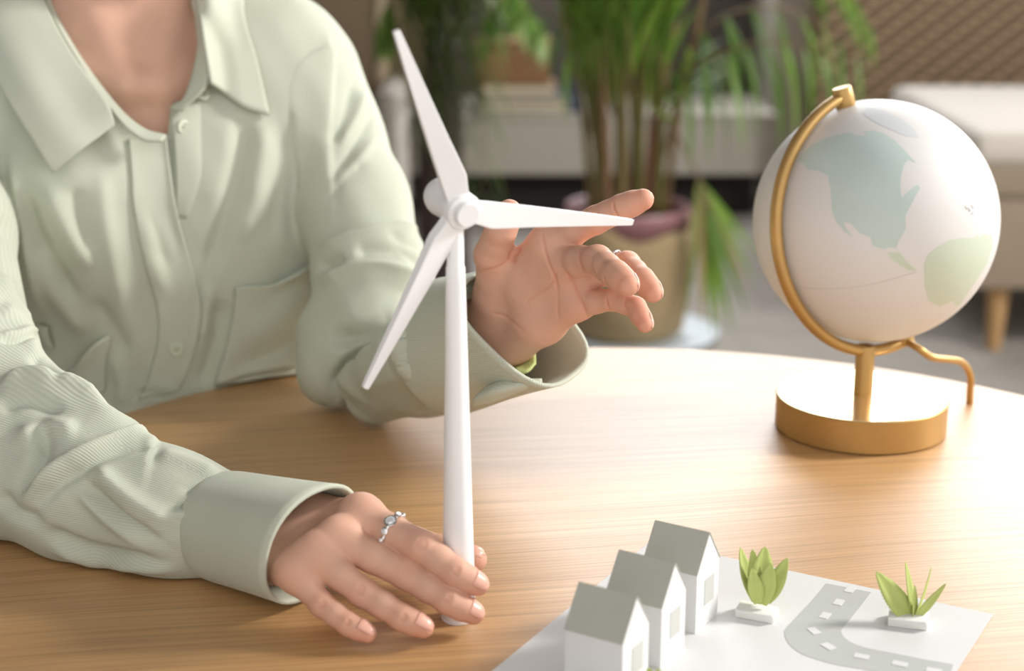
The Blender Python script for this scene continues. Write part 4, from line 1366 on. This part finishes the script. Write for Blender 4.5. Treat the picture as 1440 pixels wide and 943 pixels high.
# breast pockets
patch('pocket', [[(331, 402, 0.001), (352, 399, 0.001), (380, 397, 0.002), (402, 384, 0.006), (434, 366, 0.006)], [(330, 420), (352, 417), (380, 414), (404, 404, 0.001), (434, 392, 0.001)], [(327, 455), (350, 452), (380, 450), (408, 445), (433, 438)],
                 [(317, 495), (345, 490), (378, 485), (404, 480), (428, 474)], [(302, 540), (335, 530), (370, 522), (395, 517), (418, 514)]], 30, 26, 0.0034, 0.0034, shirt)
patch('pocket', [[(100, 516, 0.004), (114, 510, 0.010), (124, 494, 0.012), (134, 478, 0.008), (152, 470, 0.002)], [(104, 530, 0.001), (116, 522, 0.004), (126, 508, 0.005), (138, 496, 0.003), (152, 490, 0.0)], [(112, 545), (122, 538), (130, 530), (140, 522), (150, 516)],
                 [(124, 556), (130, 554), (136, 552), (143, 550), (148, 548)]], 24, 24, 0.0022, 0.0028, shirt)
patch('sleeve_tab', [[(54, 452, 0.002), (60, 453, 0.004), (70, 456, 0.003)], [(60, 470, 0.003), (66, 470, 0.005), (73, 472, 0.003)], [(66, 484, 0.001), (71, 486, 0.003), (78, 488, 0.001)]], 8, 6, 0.001, 0.0022, shirt)


def collar(name, rows, nu, nv, th=0.0026):
    g = grid_from_rows([np.array([P(*q) for q in r]) for r in rows], nu, nv)
    v, f = thick_grid(g, th)
    return rib_mesh(name, v, f, v @ np.array([0.6, 0.3, 0.6]), shirt)


# right of the picture: collar leaf, folded over its stand
dS = lambda px, py: proj(on_shirt(px, py, 0.0))[2]
dl = dS(330, 110)
collar('collar_leaf', [[(270, -60, 1.405), (277, 0, 1.372), (287, 60, 1.352), (297, 117, 1.345)], [(292, -62, 1.402), (296, 0, 1.365), (305, 62, dS(310, 62) - 0.012), (312, 128, dS(318, 125) - 0.010)],
                       [(325, -50, 1.415), (322, 8, dS(322, 20) - 0.010), (334, 78, dS(336, 78) - 0.007), (342, 150, dS(340, 146) - 0.008)], [(352, -40, 1.44), (342, 14, dS(340, 24) - 0.004), (362, 88, dS(360, 88) - 0.003), (379, 162, dS(376, 160) - 0.004)]], 20, 30)
collar('collar_stand', [[(262, -60, 1.42), (270, 0, 1.392), (280, 55, 1.372), (262, 132, 1.356), (239, 153, 1.360)], [(268, -60, 1.41), (276, 0, 1.380), (288, 60, 1.358), (292, 116, 1.350), (254, 156, 1.352)]], 6, 34)
# left of the picture
collar('collar_leaf', [[(46, -60, 1.385), (64, 6, 1.362), (104, 80, 1.338), (150, 142, 1.326), (161, 176, 1.328)], [(10, -70, 1.38), (34, 10, 1.352), (72, 90, 1.328), (116, 160, 1.320), (140, 192, 1.322)],
                       [(-30, -60, 1.375), (0, 30, 1.340), (40, 110, 1.316), (86, 186, 1.310), (110, 214, 1.313)], [(-60, -30, 1.372), (-34, 50, 1.338), (4, 128, 1.316), (52, 206, 1.308), (74, 244, 1.312)]], 24, 34)
collar('collar_stand', [[(56, -60, 1.40), (72, 4, 1.378), (110, 76, 1.358), (162, 146, 1.345), (200, 180, 1.342), (234, 191, 1.345)], [(48, -60, 1.395), (66, 8, 1.37), (106, 82, 1.348), (158, 158, 1.336), (196, 194, 1.334), (228, 199, 1.338)]], 6, 40)


def button(px, py, lift=0.0026, r=0.0062, n=None):
    c = on_shirt(px, py, lift)
    if n is None:
        hit = BVH.find_nearest(Vector(c)); n = np.array(hit[1])
        if n @ ray(px, py) > 0: n = -n
    n = np.asarray(n, float); n = n / np.linalg.norm(n)
    b = mesh('button', *lathe([(r * 0.9, -0.0012), (r, -0.0004), (r, 0.0008), (r * 0.9, 0.0015), (r * 0.72, 0.0014), (r * 0.66, 0.0006), (0.0003, 0.0005)], c, n, 28), M_BUTTON, shirt, angle=60)
    a, e, _ = frame(n)
    for s in (-1, 1):
        mesh('thread', *tube([c + (a * s * 0.0012 - e * 0.0014) + n * 0.0010, c + (a * s * 0.0012 + e * 0.0014) + n * 0.0010], 0.0004, 6), M_THREAD, b)


button(248, 490)
button(258, 180, 0.0030, n=(0.75, -0.7, 0.15))
button(284, 134, 0.004, n=(0.4, -0.7, 0.6))

# ------------------------------------------------------------------ cuffs
def ring_pts(c, e1, e2, n=44, ph=0.0, sq=2.0):
    out = []
    for k in range(n):
        t = 2 * math.pi * k / n + ph
        a, b = math.cos(t), math.sin(t)
        r = (abs(a) ** sq + abs(b) ** sq) ** (-1 / sq)
        out.append(c + e1 * (a * r) + e2 * (b * r))
    return np.array(out)


def cuff(name, rings, nu):
    g = np.array([r for r in rings])
    n = g.shape[1]
    gg = np.stack([catmull(g[:, j], nu) for j in range(n)], 1)
    v, f = thick_grid(gg, 0.0028, closed=True)
    R_, C_ = gg.shape[:2]
    rb = np.tile(np.tile(np.minimum(np.arange(C_), C_ - np.arange(C_)) / C_ * 0.0014 * 180, R_), 2)
    return rib_mesh(name, v, f, rb, shirt)


# right arm: cuff lying on the table around the wrist
c0_, c1_ = P(312, 738, 1.032), P(440, 765, 0.982)
axr = (c1_ - c0_) / np.linalg.norm(c1_ - c0_)
up_ = np.array([0, 0, 1.0]) - axr * axr[2]; up_ /= np.linalg.norm(up_)
sdr = np.cross(axr, up_)
rings = []
for t, ra, rb_ in ((-0.04, 0.0310, 0.0310), (0.04, 0.0330, 0.0335), (0.35, 0.0338, 0.0350), (0.7, 0.0345, 0.0370), (1.0, 0.0355, 0.0390)):
    c = c0_ + (c1_ - c0_) * t
    pts = ring_pts(c, sdr * rb_, up_ * ra, sq=2.2)
    pts = pts + np.outer(((pts - c) @ up_) / 0.035, axr) * (0.010 * t)       # the mouth leans back at the top
    pts[:, 2] = np.maximum(pts[:, 2], 0.7525)
    rings.append(pts)
cuff('cuff', rings, 16)
# left arm: wide open cuff around the raised wrist
m0, m1 = P(640, 484, 1.222), P(737, 458, 1.150)
top_, bot_ = P(666, 386, 1.150), P(806, 521, 1.150)
emaj = (bot_ - top_) / 2
nearp, farp = P(694, 489, 1.118), P(782, 424, 1.185)
emin = (nearp - farp) / 2
axl = (m1 - m0) / np.linalg.norm(m1 - m0)
mA = P(636, 486, 1.225)
upA = np.array([0, 0, 1.0]) - axl * axl[2]; upA /= np.linalg.norm(upA)
sdA = np.cross(axl, upA)
ringA = lambda s, sh: np.array([mA + axl * sh + (-upA * math.cos(t) * 0.0475 - sdA * math.sin(t) * -0.0460) * s * 1.06 for t in np.linspace(0, 2 * math.pi, 45)[:-1]])
ringB = ring_pts(m1, emaj * 1.02, emin, sq=2.9)
# match directions: start of B is the lower end of its long axis, start of A the underside
A0, A1 = ringA(0.97, -0.006), ringA(1.0, 0.004)
if np.linalg.norm(np.roll(A1, 11, 0)[0] - A1[0]) and ((A1[11] - mA) @ (ringB[11] - m1)) < 0:
    A0, A1 = np.roll(A0[::-1], 1, 0), np.roll(A1[::-1], 1, 0)
cuff('cuff', [A0, A1, A1 * 0.62 + ringB * 0.38, A1 * 0.28 + ringB * 0.72, ringB], 18)
flap = grid_from_rows([np.array([P(662, 572, 1.150), P(690, 566, 1.140), P(725, 552, 1.136), P(762, 538, 1.140)]), np.array([P(668, 560, 1.140), P(694, 550, 1.128), P(728, 543, 1.126), P(762, 536, 1.132)]), np.array([P(684, 545, 1.146), P(706, 536, 1.135), P(732, 534, 1.132), P(762, 534, 1.136)])], 10, 20)
fv, ff = thick_grid(flap, 0.0022)
rib_mesh('cuff_flap', fv, ff, fv[:, 2], shirt)
ts = grid_from_rows([np.array([P(722, 516, 1.17), P(735, 506, 1.172), P(752, 485, 1.178)]), np.array([P(726, 524, 1.150), P(742, 522, 1.150), P(754, 510, 1.158)])], 10, 10)
tv_, tf_ = thick_grid(ts, 0.002)
mesh('undershirt_sleeve', tv_, tf_, M_TEE, shirt)

# ------------------------------------------------------------------ hands
def finger_d(p, J, R):
    """joints J (4 points), radii; thinner between the joints"""
    pts, rr = [J[0]], [R[0]]
    for i in range(3):
        m = (J[i] + J[i + 1]) / 2
        pts += [m, J[i + 1]]
        rr += [(R[i] + R[i + 1]) / 2 * (0.97 if i < 2 else 1.03), R[i + 1]]
    return chain_d(p, pts, rr, 0.003)


FR = {'index': (0.0106, 0.0094, 0.0083, 0.0069), 'middle': (0.0106, 0.0091, 0.0080, 0.0067), 'ring': (0.0100, 0.0084, 0.0075, 0.0063), 'pinky': (0.0088, 0.0071, 0.0065, 0.0054), 'thumb': (0.0130, 0.0112, 0.0100, 0.0078)}
FL = {'index': (0.0106, 0.0093, 0.0086, 0.0072), 'middle': (0.0110, 0.0099, 0.0090, 0.0074), 'ring': (0.0102, 0.0088, 0.0080, 0.0067), 'pinky': (0.0092, 0.0074, 0.0068, 0.0057), 'thumb': (0.0135, 0.0118, 0.0106, 0.0082)}


def tipped(J, name, FR):
    """pull the last joint back so that the rounded end sits where the fingertip is seen"""
    J = [np.asarray(q, float) for q in J]
    d = J[3] - J[2]; L = np.linalg.norm(d)
    J[3] = J[2] + d * max(0.3, (L - FR[name][3] * 0.85) / L)
    return J


RH = {'index': [G(508, 724, .8085), G(592, 768, .7995), G(641, 805, .7875), G(683, 828, .7765)],
      'middle': [G(476, 757, .8005), G(572, 807, .7835), G(631, 844, .7725), G(677, 868, .7605)],
      'ring': [G(444, 780, .7945), G(510, 833, .7760), G(566, 868, .7660), G(607, 887, .7590)],
      'pinky': [G(416, 804, .7855), G(453, 850, .7710), G(490, 877, .7635), G(526, 896, .7575)],
      'thumb': [G(448, 745, .780), G(545, 752, .7765), G(622, 776, .775), G(679, 789, .7770)]}
RW = [G(345, 733, .785), P(235, 722, 1.050), P(120, 690, 1.075)]
LH = {'index': [P(772, 342, 1.108), P(838, 309, 1.088), P(874, 292, 1.078), P(916, 276, 1.070)],
      'middle': [P(792, 368, 1.104), P(840, 366, 1.066), P(866, 386, 1.042), P(890, 406, 1.026)],
      'ring': [P(806, 394, 1.110), P(882, 372, 1.090), P(903, 393, 1.066), P(924, 418, 1.052)],
      'pinky': [P(812, 426, 1.112), P(864, 421, 1.090), P(894, 432, 1.080), P(911, 463, 1.068)],
      'thumb': [P(700, 414, 1.152), P(691, 358, 1.122), P(704, 324, 1.106), P(722, 284, 1.100)]}
LW = [P(710, 462, 1.168), P(648, 484, 1.225), P(540, 515, 1.33)]
RH = {k: tipped(v, k, FR) for k, v in RH.items()}
LH = {k: tipped(v, k, FL) for k, v in LH.items()}


def make_hand(H, W, dors, FR):
    """dors: unit vector out of the back of the hand"""
    wr = W[0]
    mid = (H['middle'][0] + H['ring'][0]) / 2
    axis = mid - wr; axis /= np.linalg.norm(axis)
    side = H['index'][0] - H['pinky'][0]; side -= axis * (side @ axis); side /= np.linalg.norm(side)   # towards the thumb
    nb = np.cross(axis, side)
    if nb @ dors < 0: nb = -nb
    order = ('index', 'middle', 'ring', 'pinky')
    offs = {'index': 0.0115, 'middle': 0.004, 'ring': -0.004, 'pinky': -0.0115}

    def palm(p):
        d = None
        for k in order:
            a = wr + side * offs[k] - nb * 0.001
            b = H[k][0] - nb * 0.003
            m = a * 0.45 + b * 0.55 - nb * 0.0015
            e = chain_d(p, [a, m, b], [0.0140, 0.0138, 0.0115 if k != 'pinky' else 0.0100], 0.008)
            d = e if d is None else smin(d, e, 0.010)
        # heel of the hand, on the little finger's side, and the ball of the thumb
        hy = wr * 0.55 + H['pinky'][0] * 0.45 - nb * 0.006 - side * 0.002
        d = smin(d, cap_d(p, wr * 0.72 + H['pinky'][0] * 0.28 - side * 0.005 - nb * 0.003, hy, 0.0120, 0.0130), 0.010)
        th = H['thumb']
        d = smin(d, cap_d(p, wr + side * 0.012 - nb * 0.003, th[0], 0.0150, 0.0150), 0.012)
        d = smin(d, chain_d(p, [th[0], th[0] * 0.5 + H['index'][0] * 0.5 - nb * 0.004, H['index'][0] - nb * 0.004], [0.0150, 0.0085, 0.0090], 0.01), 0.010)
        return d

    def arm(p):
        a, b, c = W
        d1 = b - a; d1 /= np.linalg.norm(d1)
        s2 = side - d1 * (side @ d1); s2 /= np.linalg.norm(s2)
        e = None
        for o in (-1, 1):
            q = chain_d(p, [wr + side * 0.010 * o, wr * 0.55 + b * 0.45 + s2 * 0.011 * o, b + s2 * 0.012 * o, c], [0.0150, 0.0160, 0.019, 0.024], 0.01)
            e = q if e is None else smin(e, q, 0.012)
        return e

    def fn(p):
        base = smin(palm(p), arm(p), 0.012)
        d = base
        for k in order:
            d = np.minimum(d, smin(base, finger_d(p, H[k], FR[k]), 0.006))
        t = H['thumb']
        d = np.minimum(d, smin(base, finger_d(p, t, FR['thumb']), 0.008))
        # knuckles on the back
        for k in order:
            d = smin(d, ell_d(p, H[k][0] + nb * 0.0026, np.eye(3), (0.0070, 0.0070, 0.0070)), 0.014)
        return d

    allp = np.array([q for v in H.values() for q in v] + [wr])
    lo, hi = allp.min(0) - 0.024, allp.max(0) + 0.024
    ext = np.array(W[1]); lo = np.minimum(lo, ext - 0.03); hi = np.maximum(hi, ext + 0.03)
    V, Q = grow(fn, lo, hi, 0.0009, 1)
    V = relax(V, Q, 2, 0.4)
    return V, Q, fn, nb, side, axis


def tree_of(V, Q):
    return BVHTree.FromPolygons(V.tolist(), Q.tolist())


def nail_piece(tree, J, r, dors):
    d = J[3] - J[2]; d /= np.linalg.norm(d)
    dn = dors - d * (dors @ d); dn /= np.linalg.norm(dn)
    sdv = np.cross(d, dn)
    g = []
    for i in range(10):
        t = i / 9
        row = []
        for j in range(9):
            s = (j / 8) * 2 - 1
            wd = 0.88 * (1 - 0.25 * max(0, (t - 0.72) / 0.28) ** 2 - 0.18 * max(0, (0.3 - t) / 0.3) ** 2)
            ph = s * wd
            c = J[3] + d * (r * 0.88 - 0.0112 * (1 - t))
            dirn = dn * math.cos(ph) + sdv * math.sin(ph)
            hit = tree.ray_cast(Vector(c + dirn * (r + 0.0028)), Vector(-dirn))
            q = np.array(hit[0]) if hit[0] is not None else c + dirn * r
            row.append(q + dirn * (0.00045 if 0 < j < 8 and i > 0 else -0.0002))
        g.append(row)
    g = np.array(g)
    for _ in range(2):
        g[1:-1] = (g[:-2] + g[2:] + 2 * g[1:-1]) / 4
    return thick_grid(g, 0.0005)

def skin_material():
    m = material('skin', srgb(211, 168, 145), 0.58, spec=0.35, var=0.05, scale=45, sss=0.10, bump=0.10, bscale=900)
    nt = m.node_tree; Nn = nt.nodes; L = nt.links
    bs = Nn['Principled BSDF']
    base = bs.inputs['Base Color'].links[0].from_socket
    at = Nn.new('ShaderNodeAttribute'); at.attribute_name = 'flush'
    mx = Nn.new('ShaderNodeMix'); mx.data_type = 'RGBA'; mx.blend_type = 'MULTIPLY'
    mx.inputs['B'].default_value = (1.0, 0.70, 0.62, 1)
    L.new(at.outputs['Fac'], mx.inputs['Factor']); L.new(base, mx.inputs['A'])
    L.new(mx.outputs['Result'], bs.inputs['Base Color'])
    return m


M_SKIN = skin_material()
M_NAIL = material('fingernail', srgb(226, 172, 152), 0.35, var=0.03, scale=60, coat=0.1)
M_HAIR = material('dark_brown_hair', srgb(44, 30, 24), 0.45, var=0.3, scale=80)

RV, RQ, r_fn, r_nb, r_side, r_axis = make_hand(RH, RW, np.array([-0.2, -0.4, 0.9]), FR)
LV, LQ, l_fn, l_nb, l_side, l_axis = make_hand(LH, LW, np.array([0.3, 0.9, 0.2]), FL)


def wrinkles(px, py, dx, dy, n=3, gap=3.0, half=10, amp=-0.00055, w=1.8):
    """short creases across a finger whose direction in the photo is (dx, dy)"""
    L = math.hypot(dx, dy); dx, dy = dx / L, dy / L
    out = []
    for i in range(n):
        o = (i - (n - 1) / 2) * gap
        h = half * (1 - 0.25 * abs(i - (n - 1) / 2))
        cx_, cy_ = px + dx * o, py + dy * o
        out.append(([(cx_ - dy * -h, cy_ + dx * -h), (cx_ + dx * 1.5, cy_ + dy * 1.5), (cx_ - dy * h, cy_ + dx * h)], amp, w))
    return out


R_CR = wrinkles(592, 764, 86, 54, 4, 4, 13) + wrinkles(641, 803, 49, 37, 3, 3, 10) + wrinkles(572, 803, 100, 58, 4, 4, 13) + wrinkles(630, 842, 58, 37, 3, 3, 10) + wrinkles(506, 828, 60, 45, 3, 4, 11) + wrinkles(566, 868, 58, 40, 3, 3, 9) + wrinkles(452, 848, 34, 38, 3, 3, 9) + wrinkles(488, 875, 40, 28, 2, 3, 7)
L_CR = [([(762, 324), (765, 345), (772, 372), (782, 395), (784, 415)], -0.0010, 2.0), ([(792, 378), (808, 400), (818, 425), (826, 446)], -0.0012, 2.2), ([(784, 380), (778, 395), (765, 408), (745, 420), (738, 428)], -0.0008, 2.0),
        ([(672, 383), (700, 376), (722, 360), (732, 348)], -0.0010, 2.2), ([(785, 415), (784, 435), (786, 450)], -0.0005, 2), ([(862, 284), (863, 294), (870, 306)], -0.0010, 1.8), ([(838, 296), (842, 306), (848, 318)], -0.0006, 1.6),
        ([(814, 352), (814, 366), (820, 382)], -0.0012, 2), ([(832, 365), (832, 378), (840, 392)], -0.0008, 1.8), ([(848, 384), (850, 396), (856, 404)], -0.0007, 1.6), ([(852, 418), (854, 430), (858, 436)], -0.0010, 1.8), ([(880, 418), (878, 430), (884, 438)], -0.0008, 1.6), ([(692, 440), (712, 446), (738, 468)], -0.0006, 2.5),
        ([(722, 370), (720, 358), (730, 348)], -0.0022, 4)]
RN_, LN_ = vnormals(RV, RQ), vnormals(LV, LQ)
RV, rc_ = sculpt(RV, RN_, R_CR)
LV, lc_ = sculpt(LV, LN_, L_CR)


def flush_of(V, H, crease, palm):
    f = np.zeros(len(V))
    for k, J in H.items():
        f = np.maximum(f, 0.75 * np.exp(-(np.linalg.norm(V - J[3], axis=1) / 0.011) ** 2))
        for j in (1, 2):
            f = np.maximum(f, 0.5 * np.exp(-(np.linalg.norm(V - J[j], axis=1) / 0.010) ** 2))
        f = np.maximum(f, 0.30 * np.exp(-(np.linalg.norm(V - J[0], axis=1) / 0.016) ** 2))
    return np.clip(f + palm + np.clip(-crease, 0, 0.0012) / 0.0012 * 0.38, 0, 1)  # creases tinted for their reddish pigment and for shade put into the colour


r_fl, l_fl = flush_of(RV, RH, rc_, 0.0), flush_of(LV, LH, lc_, 0.12)
pieces = [(RV, RQ, r_fl), (LV, LQ, l_fl)]
nails = []
r_tree, l_tree = tree_of(RV, RQ), tree_of(LV, LQ)
for k in ('index', 'middle', 'ring', 'pinky'):
    dv = {'index': (0.15, -0.55, 0.8), 'middle': (0.1, -0.5, 0.8), 'ring': (0.2, -0.35, 0.8), 'pinky': (0.25, -0.25, 0.8)}[k]
    nails.append(nail_piece(r_tree, RH[k], FR[k][3], np.array(dv)))
nails.append(nail_piece(r_tree, RH['thumb'], FR['thumb'][3], np.array((0.3, -0.2, 0.9))))
nails.append(nail_piece(l_tree, LH['pinky'], FL['pinky'][3], np.array((0.9, 0.3, 0.2))))
for k in ('index', 'middle', 'ring'):
    nails.append(nail_piece(l_tree, LH[k], FL[k][3], l_nb))

# neck, chest and head, with the arms inside the sleeves
CHIN = P(172, -48, 1.345)
HEAD = P(178, -235, 1.385)


def body_d(p):
    t = torso_d(p)
    sh = smin(cap_d(p, NECK + BU * 0.03 - np.array([0, 0, 0.045]), SH_L, 0.058, 0.056), cap_d(p, NECK - BU * 0.03 - np.array([0, 0, 0.045]), SH_R, 0.058, 0.058), 0.03)
    t = smin(t, sh, 0.05) + 0.012
    t = np.maximum(t, 0.66 - p[:, 2])
    d = smin(t, cap_d(p, NECK + np.array([0, 0.005, -0.04]), P(172, -150, 1.43), 0.056, 0.052), 0.045)
    # muscles of the throat and the collar bones
    nt_ = P(196, 118, 1.362)
    for s, q in ((1, P(262, -60, 1.42)), (-1, P(86, -60, 1.39))):
        d = smin(d, cap_d(p, nt_ + BU * 0.010 * s + np.array([0, 0.008, 0]), q, 0.006, 0.010), 0.02)
        d = smin(d, cap_d(p, nt_ + BU * 0.016 * s + np.array([0, 0.007, -0.004]), nt_ + BU * 0.12 * s + np.array([0, 0.05 - 0.01 * s, 0.022]), 0.0065, 0.006), 0.022)
    # head
    fwd = np.array([0.30, -0.90, -0.22]); fwd /= np.linalg.norm(fwd)
    rt = np.cross(fwd, [0, 0, 1.0]); rt /= np.linalg.norm(rt); upv = np.cross(rt, fwd)
    axs = np.stack([rt, fwd, upv])
    sk = ell_d(p, HEAD - fwd * 0.012 + upv * 0.02, axs, (0.073, 0.092, 0.088))
    jaw = smin(ell_d(p, HEAD + fwd * 0.035 - upv * 0.035, axs, (0.058, 0.052, 0.075)), cap_d(p, HEAD + fwd * 0.062 - upv * 0.092, HEAD - upv * 0.055 + fwd * 0.02, 0.020, 0.040), 0.03)
    hd = smin(sk, jaw, 0.03)
    nose = cap_d(p, HEAD + fwd * 0.088 + upv * 0.012, HEAD + fwd * 0.103 - upv * 0.030, 0.007, 0.0105)
    hd = smin(hd, nose, 0.012)
    for s in (-1, 1):
        hd = smin(hd, ell_d(p, HEAD + rt * 0.074 * s - upv * 0.012 - fwd * 0.008, axs, (0.008, 0.017, 0.030)), 0.008)
        eye = ell_d(p, HEAD + fwd * 0.090 + rt * 0.031 * s + upv * 0.010, axs, (0.014, 0.010, 0.008))
        hd = np.maximum(hd, -eye)
        hd = smin(hd, ell_d(p, HEAD + fwd * 0.074 + rt * 0.031 * s + upv * 0.009, axs, (0.0125, 0.0115, 0.0105)), 0.003)
    hd = smin(hd, ell_d(p, HEAD + fwd * 0.088 - upv * 0.053, axs, (0.022, 0.008, 0.0045)), 0.006)
    hd = smin(hd, ell_d(p, HEAD + fwd * 0.086 - upv * 0.063, axs, (0.018, 0.008, 0.0055)), 0.006)
    d = smin(d, hd, 0.03)
    # arms as far as the wrists
    for A, Fo in ((L_ARM, L_FORE), (R_ARM, R_FORE)):
        pts = [A[0], A[len(A) // 2], A[-1], Fo[1] if A is R_ARM else P(604, 498, 1.288), Fo[-1]]
        d = smin(d, chain_d(p, pts, [0.036, 0.028, 0.018, 0.018, 0.018], 0.02), 0.01)
    return np.maximum(d, -(table_d(p) - 0.004))


CV, CQ = grow(body_d, (-0.64, 0.94, 0.64), (0.02, 1.62, 1.40), 0.0048, 1)
CV = relax(CV, CQ, 2, 0.4)
c_fl = np.zeros(len(CV))
allV = [RV, LV, CV] + [n[0] for n in nails]
allF = [RQ, LQ, CQ] + [n[1] for n in nails]
bv_, bf_ = merge(*zip(allV, allF))
body = mesh('body', bv_, bf_, [M_SKIN, M_NAIL], person)
nskin = len(RQ) + len(LQ) + len(CQ)
mi = np.zeros(len(bf_), np.int32); mi[nskin:] = 1
body.data.polygons.foreach_set('material_index', mi)
fl = np.concatenate([r_fl, l_fl, c_fl, np.zeros(sum(len(n[0]) for n in nails))]).astype(np.float32)
body.data.attributes.new('flush', 'FLOAT', 'POINT').data.foreach_set('value', fl)


def hair_d(p):
    fwd = np.array([0.30, -0.90, -0.22]); fwd /= np.linalg.norm(fwd)
    rt = np.cross(fwd, [0, 0, 1.0]); rt /= np.linalg.norm(rt); upv = np.cross(rt, fwd)
    axs = np.stack([rt, fwd, upv])
    d = ell_d(p, HEAD - fwd * 0.014 + upv * 0.024, axs, (0.081, 0.100, 0.096))
    d = np.maximum(d, -ell_d(p, HEAD + fwd * 0.085 - upv * 0.035, axs, (0.062, 0.075, 0.085)))
    d = np.maximum(d, -((p - (HEAD - upv * 0.03)) @ upv))
    lk = np.minimum(chain_d(p, [HEAD + rt * 0.066 + upv * 0.05, HEAD + rt * 0.080 - fwd * 0.012, HEAD + rt * 0.074 - fwd * 0.040 - upv * 0.085], [0.022, 0.020, 0.014], 0.02), chain_d(p, [HEAD - rt * 0.066 + upv * 0.05, HEAD - rt * 0.080 - fwd * 0.012, HEAD - rt * 0.074 - fwd * 0.040 - upv * 0.085], [0.022, 0.020, 0.014], 0.02))
    d = smin(d, lk, 0.015)
    d = smin(d, ell_d(p, HEAD - fwd * 0.055 - upv * 0.045, axs, (0.070, 0.050, 0.075)), 0.03)
    return d + 0.0012 * np.sin(((p - HEAD) @ rt) * 420 + np.sin(p[:, 2] * 60))


HV, HQ = grow(hair_d, HEAD - 0.18, HEAD + 0.17, 0.0045, 1)
mesh('hair', HV, HQ, M_HAIR, person)
M_BROW = material('dark_brow', srgb(52, 36, 30), 0.7)
M_LIPS = material('lips', srgb(178, 112, 100), 0.45)
M_IRIS = material('dark_iris', srgb(46, 30, 24), 0.15, coat=0.5)
h_fwd = np.array([0.30, -0.90, -0.22]); h_fwd /= np.linalg.norm(h_fwd)
h_rt = np.cross(h_fwd, [0, 0, 1.0]); h_rt /= np.linalg.norm(h_rt); h_up = np.cross(h_rt, h_fwd)
C_TREE = BVHTree.FromPolygons(CV.tolist(), CQ.tolist())


def on_face(r_, u_, lift=0.0):
    o_ = HEAD + h_rt * r_ + h_up * u_ + h_fwd * 0.2
    hit = C_TREE.ray_cast(Vector(o_), Vector(-h_fwd))
    return np.array(hit[0]) + h_fwd * lift


for s_ in (-1, 1):
    mesh('eyebrow', *tube([on_face(s_ * x_, u_, 0.0005) for x_, u_ in ((0.016, 0.027), (0.026, 0.031), (0.036, 0.031), (0.046, 0.027))], [0.002, 0.0028, 0.0024, 0.001], 8), M_BROW, person)
    c_ = on_face(s_ * 0.031, 0.009, -0.0005)
    mesh('iris', *lathe([(0.0056, 0), (0.0050, 0.0012), (0.0005, 0.0016)], c_, h_fwd, 20), M_IRIS, person)
    mesh('eyelid', *tube([on_face(s_ * x_, u_, 0.0008) for x_, u_ in ((0.018, 0.0105), (0.025, 0.0150), (0.033, 0.0158), (0.044, 0.0105))], [0.0008, 0.0014, 0.0014, 0.0008], 8), M_BROW, person)
mesh('lips', *tube([on_face(x_, -0.058 + 0.0015 * math.cos(x_ * 60), 0.0) for x_ in np.linspace(-0.022, 0.022, 12)], 0.0042 * np.sin(np.linspace(0.15, math.pi - 0.15, 12)), 10), M_LIPS, person)

# ------------------------------------------------------------------ rings
def finger_ring(name, J, fn, t, face, label, stones):
    a = J[0] + (J[1] - J[0]) * t
    d = J[1] - J[0]; d /= np.linalg.norm(d)
    f = np.asarray(face, float); f -= d * (f @ d); f /= np.linalg.norm(f)
    s = np.cross(d, f)
    wa = np.arange(40) * 2 * math.pi / 40
    U = np.outer(np.cos(wa), f) + np.outer(np.sin(wa), s)
    lo_, hi_ = np.full(40, 0.002), np.full(40, 0.018)
    for _ in range(18):
        m_ = (lo_ + hi_) / 2
        ins = fn(a + U * m_[:, None]) < 0
        lo_, hi_ = np.where(ins, m_, lo_), np.where(ins, hi_, m_)
    pts = np.minimum(lo_, 0.0125)
    rr = np.array(pts)
    rr = (rr + np.roll(rr, 1) + np.roll(rr, -1)) / 3
    path = [a + (f * math.cos(2 * math.pi * k / 40) + s * math.sin(2 * math.pi * k / 40)) * (rr[k] + 0.0002) for k in range(40)]
    t_ = empty(name, a, label, 'ring')
    path = np.array(path)
    seg = 8
    vs, fs = [], []
    for k in range(40):
        u = (path[k] - a) / np.linalg.norm(path[k] - a)
        for j in range(seg):
            w_ = 2 * math.pi * j / seg
            vs.append(path[k] + u * 0.0007 * math.cos(w_) + d * 0.0013 * math.sin(w_))
    for k in range(40):
        for j in range(seg):
            fs.append((k * seg + j, k * seg + (j + 1) % seg, ((k + 1) % 40) * seg + (j + 1) % seg, ((k + 1) % 40) * seg + j))
    mesh('band', vs, fs, M_SILVER, t_)
    for ang, r in stones:
        k = int(round(ang / 360 * 40)) % 40
        u = (path[k] - a) / np.linalg.norm(path[k] - a)
        se = mesh('setting', *lathe([(r * 0.7, -0.0004), (r * 1.15, 0.0008), (r * 1.2, 0.0014), (r * 1.0, 0.0017)], path[k], u, 16), M_SILVER, t_, angle=40)
        mesh('stone', *lathe([(r * 0.95, 0.0014), (r * 0.92, 0.0018), (r * 0.55, 0.0024), (0.0002, 0.0024)], path[k], u, 8), M_STONE, se, smooth=False)
    return t_


finger_ring('ring', RH['index'], r_fn, 0.56, (-0.15, -0.5, 0.85), 'silver ring with round stone, on the hand holding the turbine', [(0, 0.0033), (-36, 0.0021), (36, 0.0021), (-63, 0.0013), (63, 0.0013)])
finger_ring('ring', LH['ring'], l_fn, 0.86, (0.0, -0.25, 0.95), 'silver ring with clear stones, on the raised open hand', [(0, 0.0027), (-32, 0.0024), (32, 0.0024), (-60, 0.0020)])
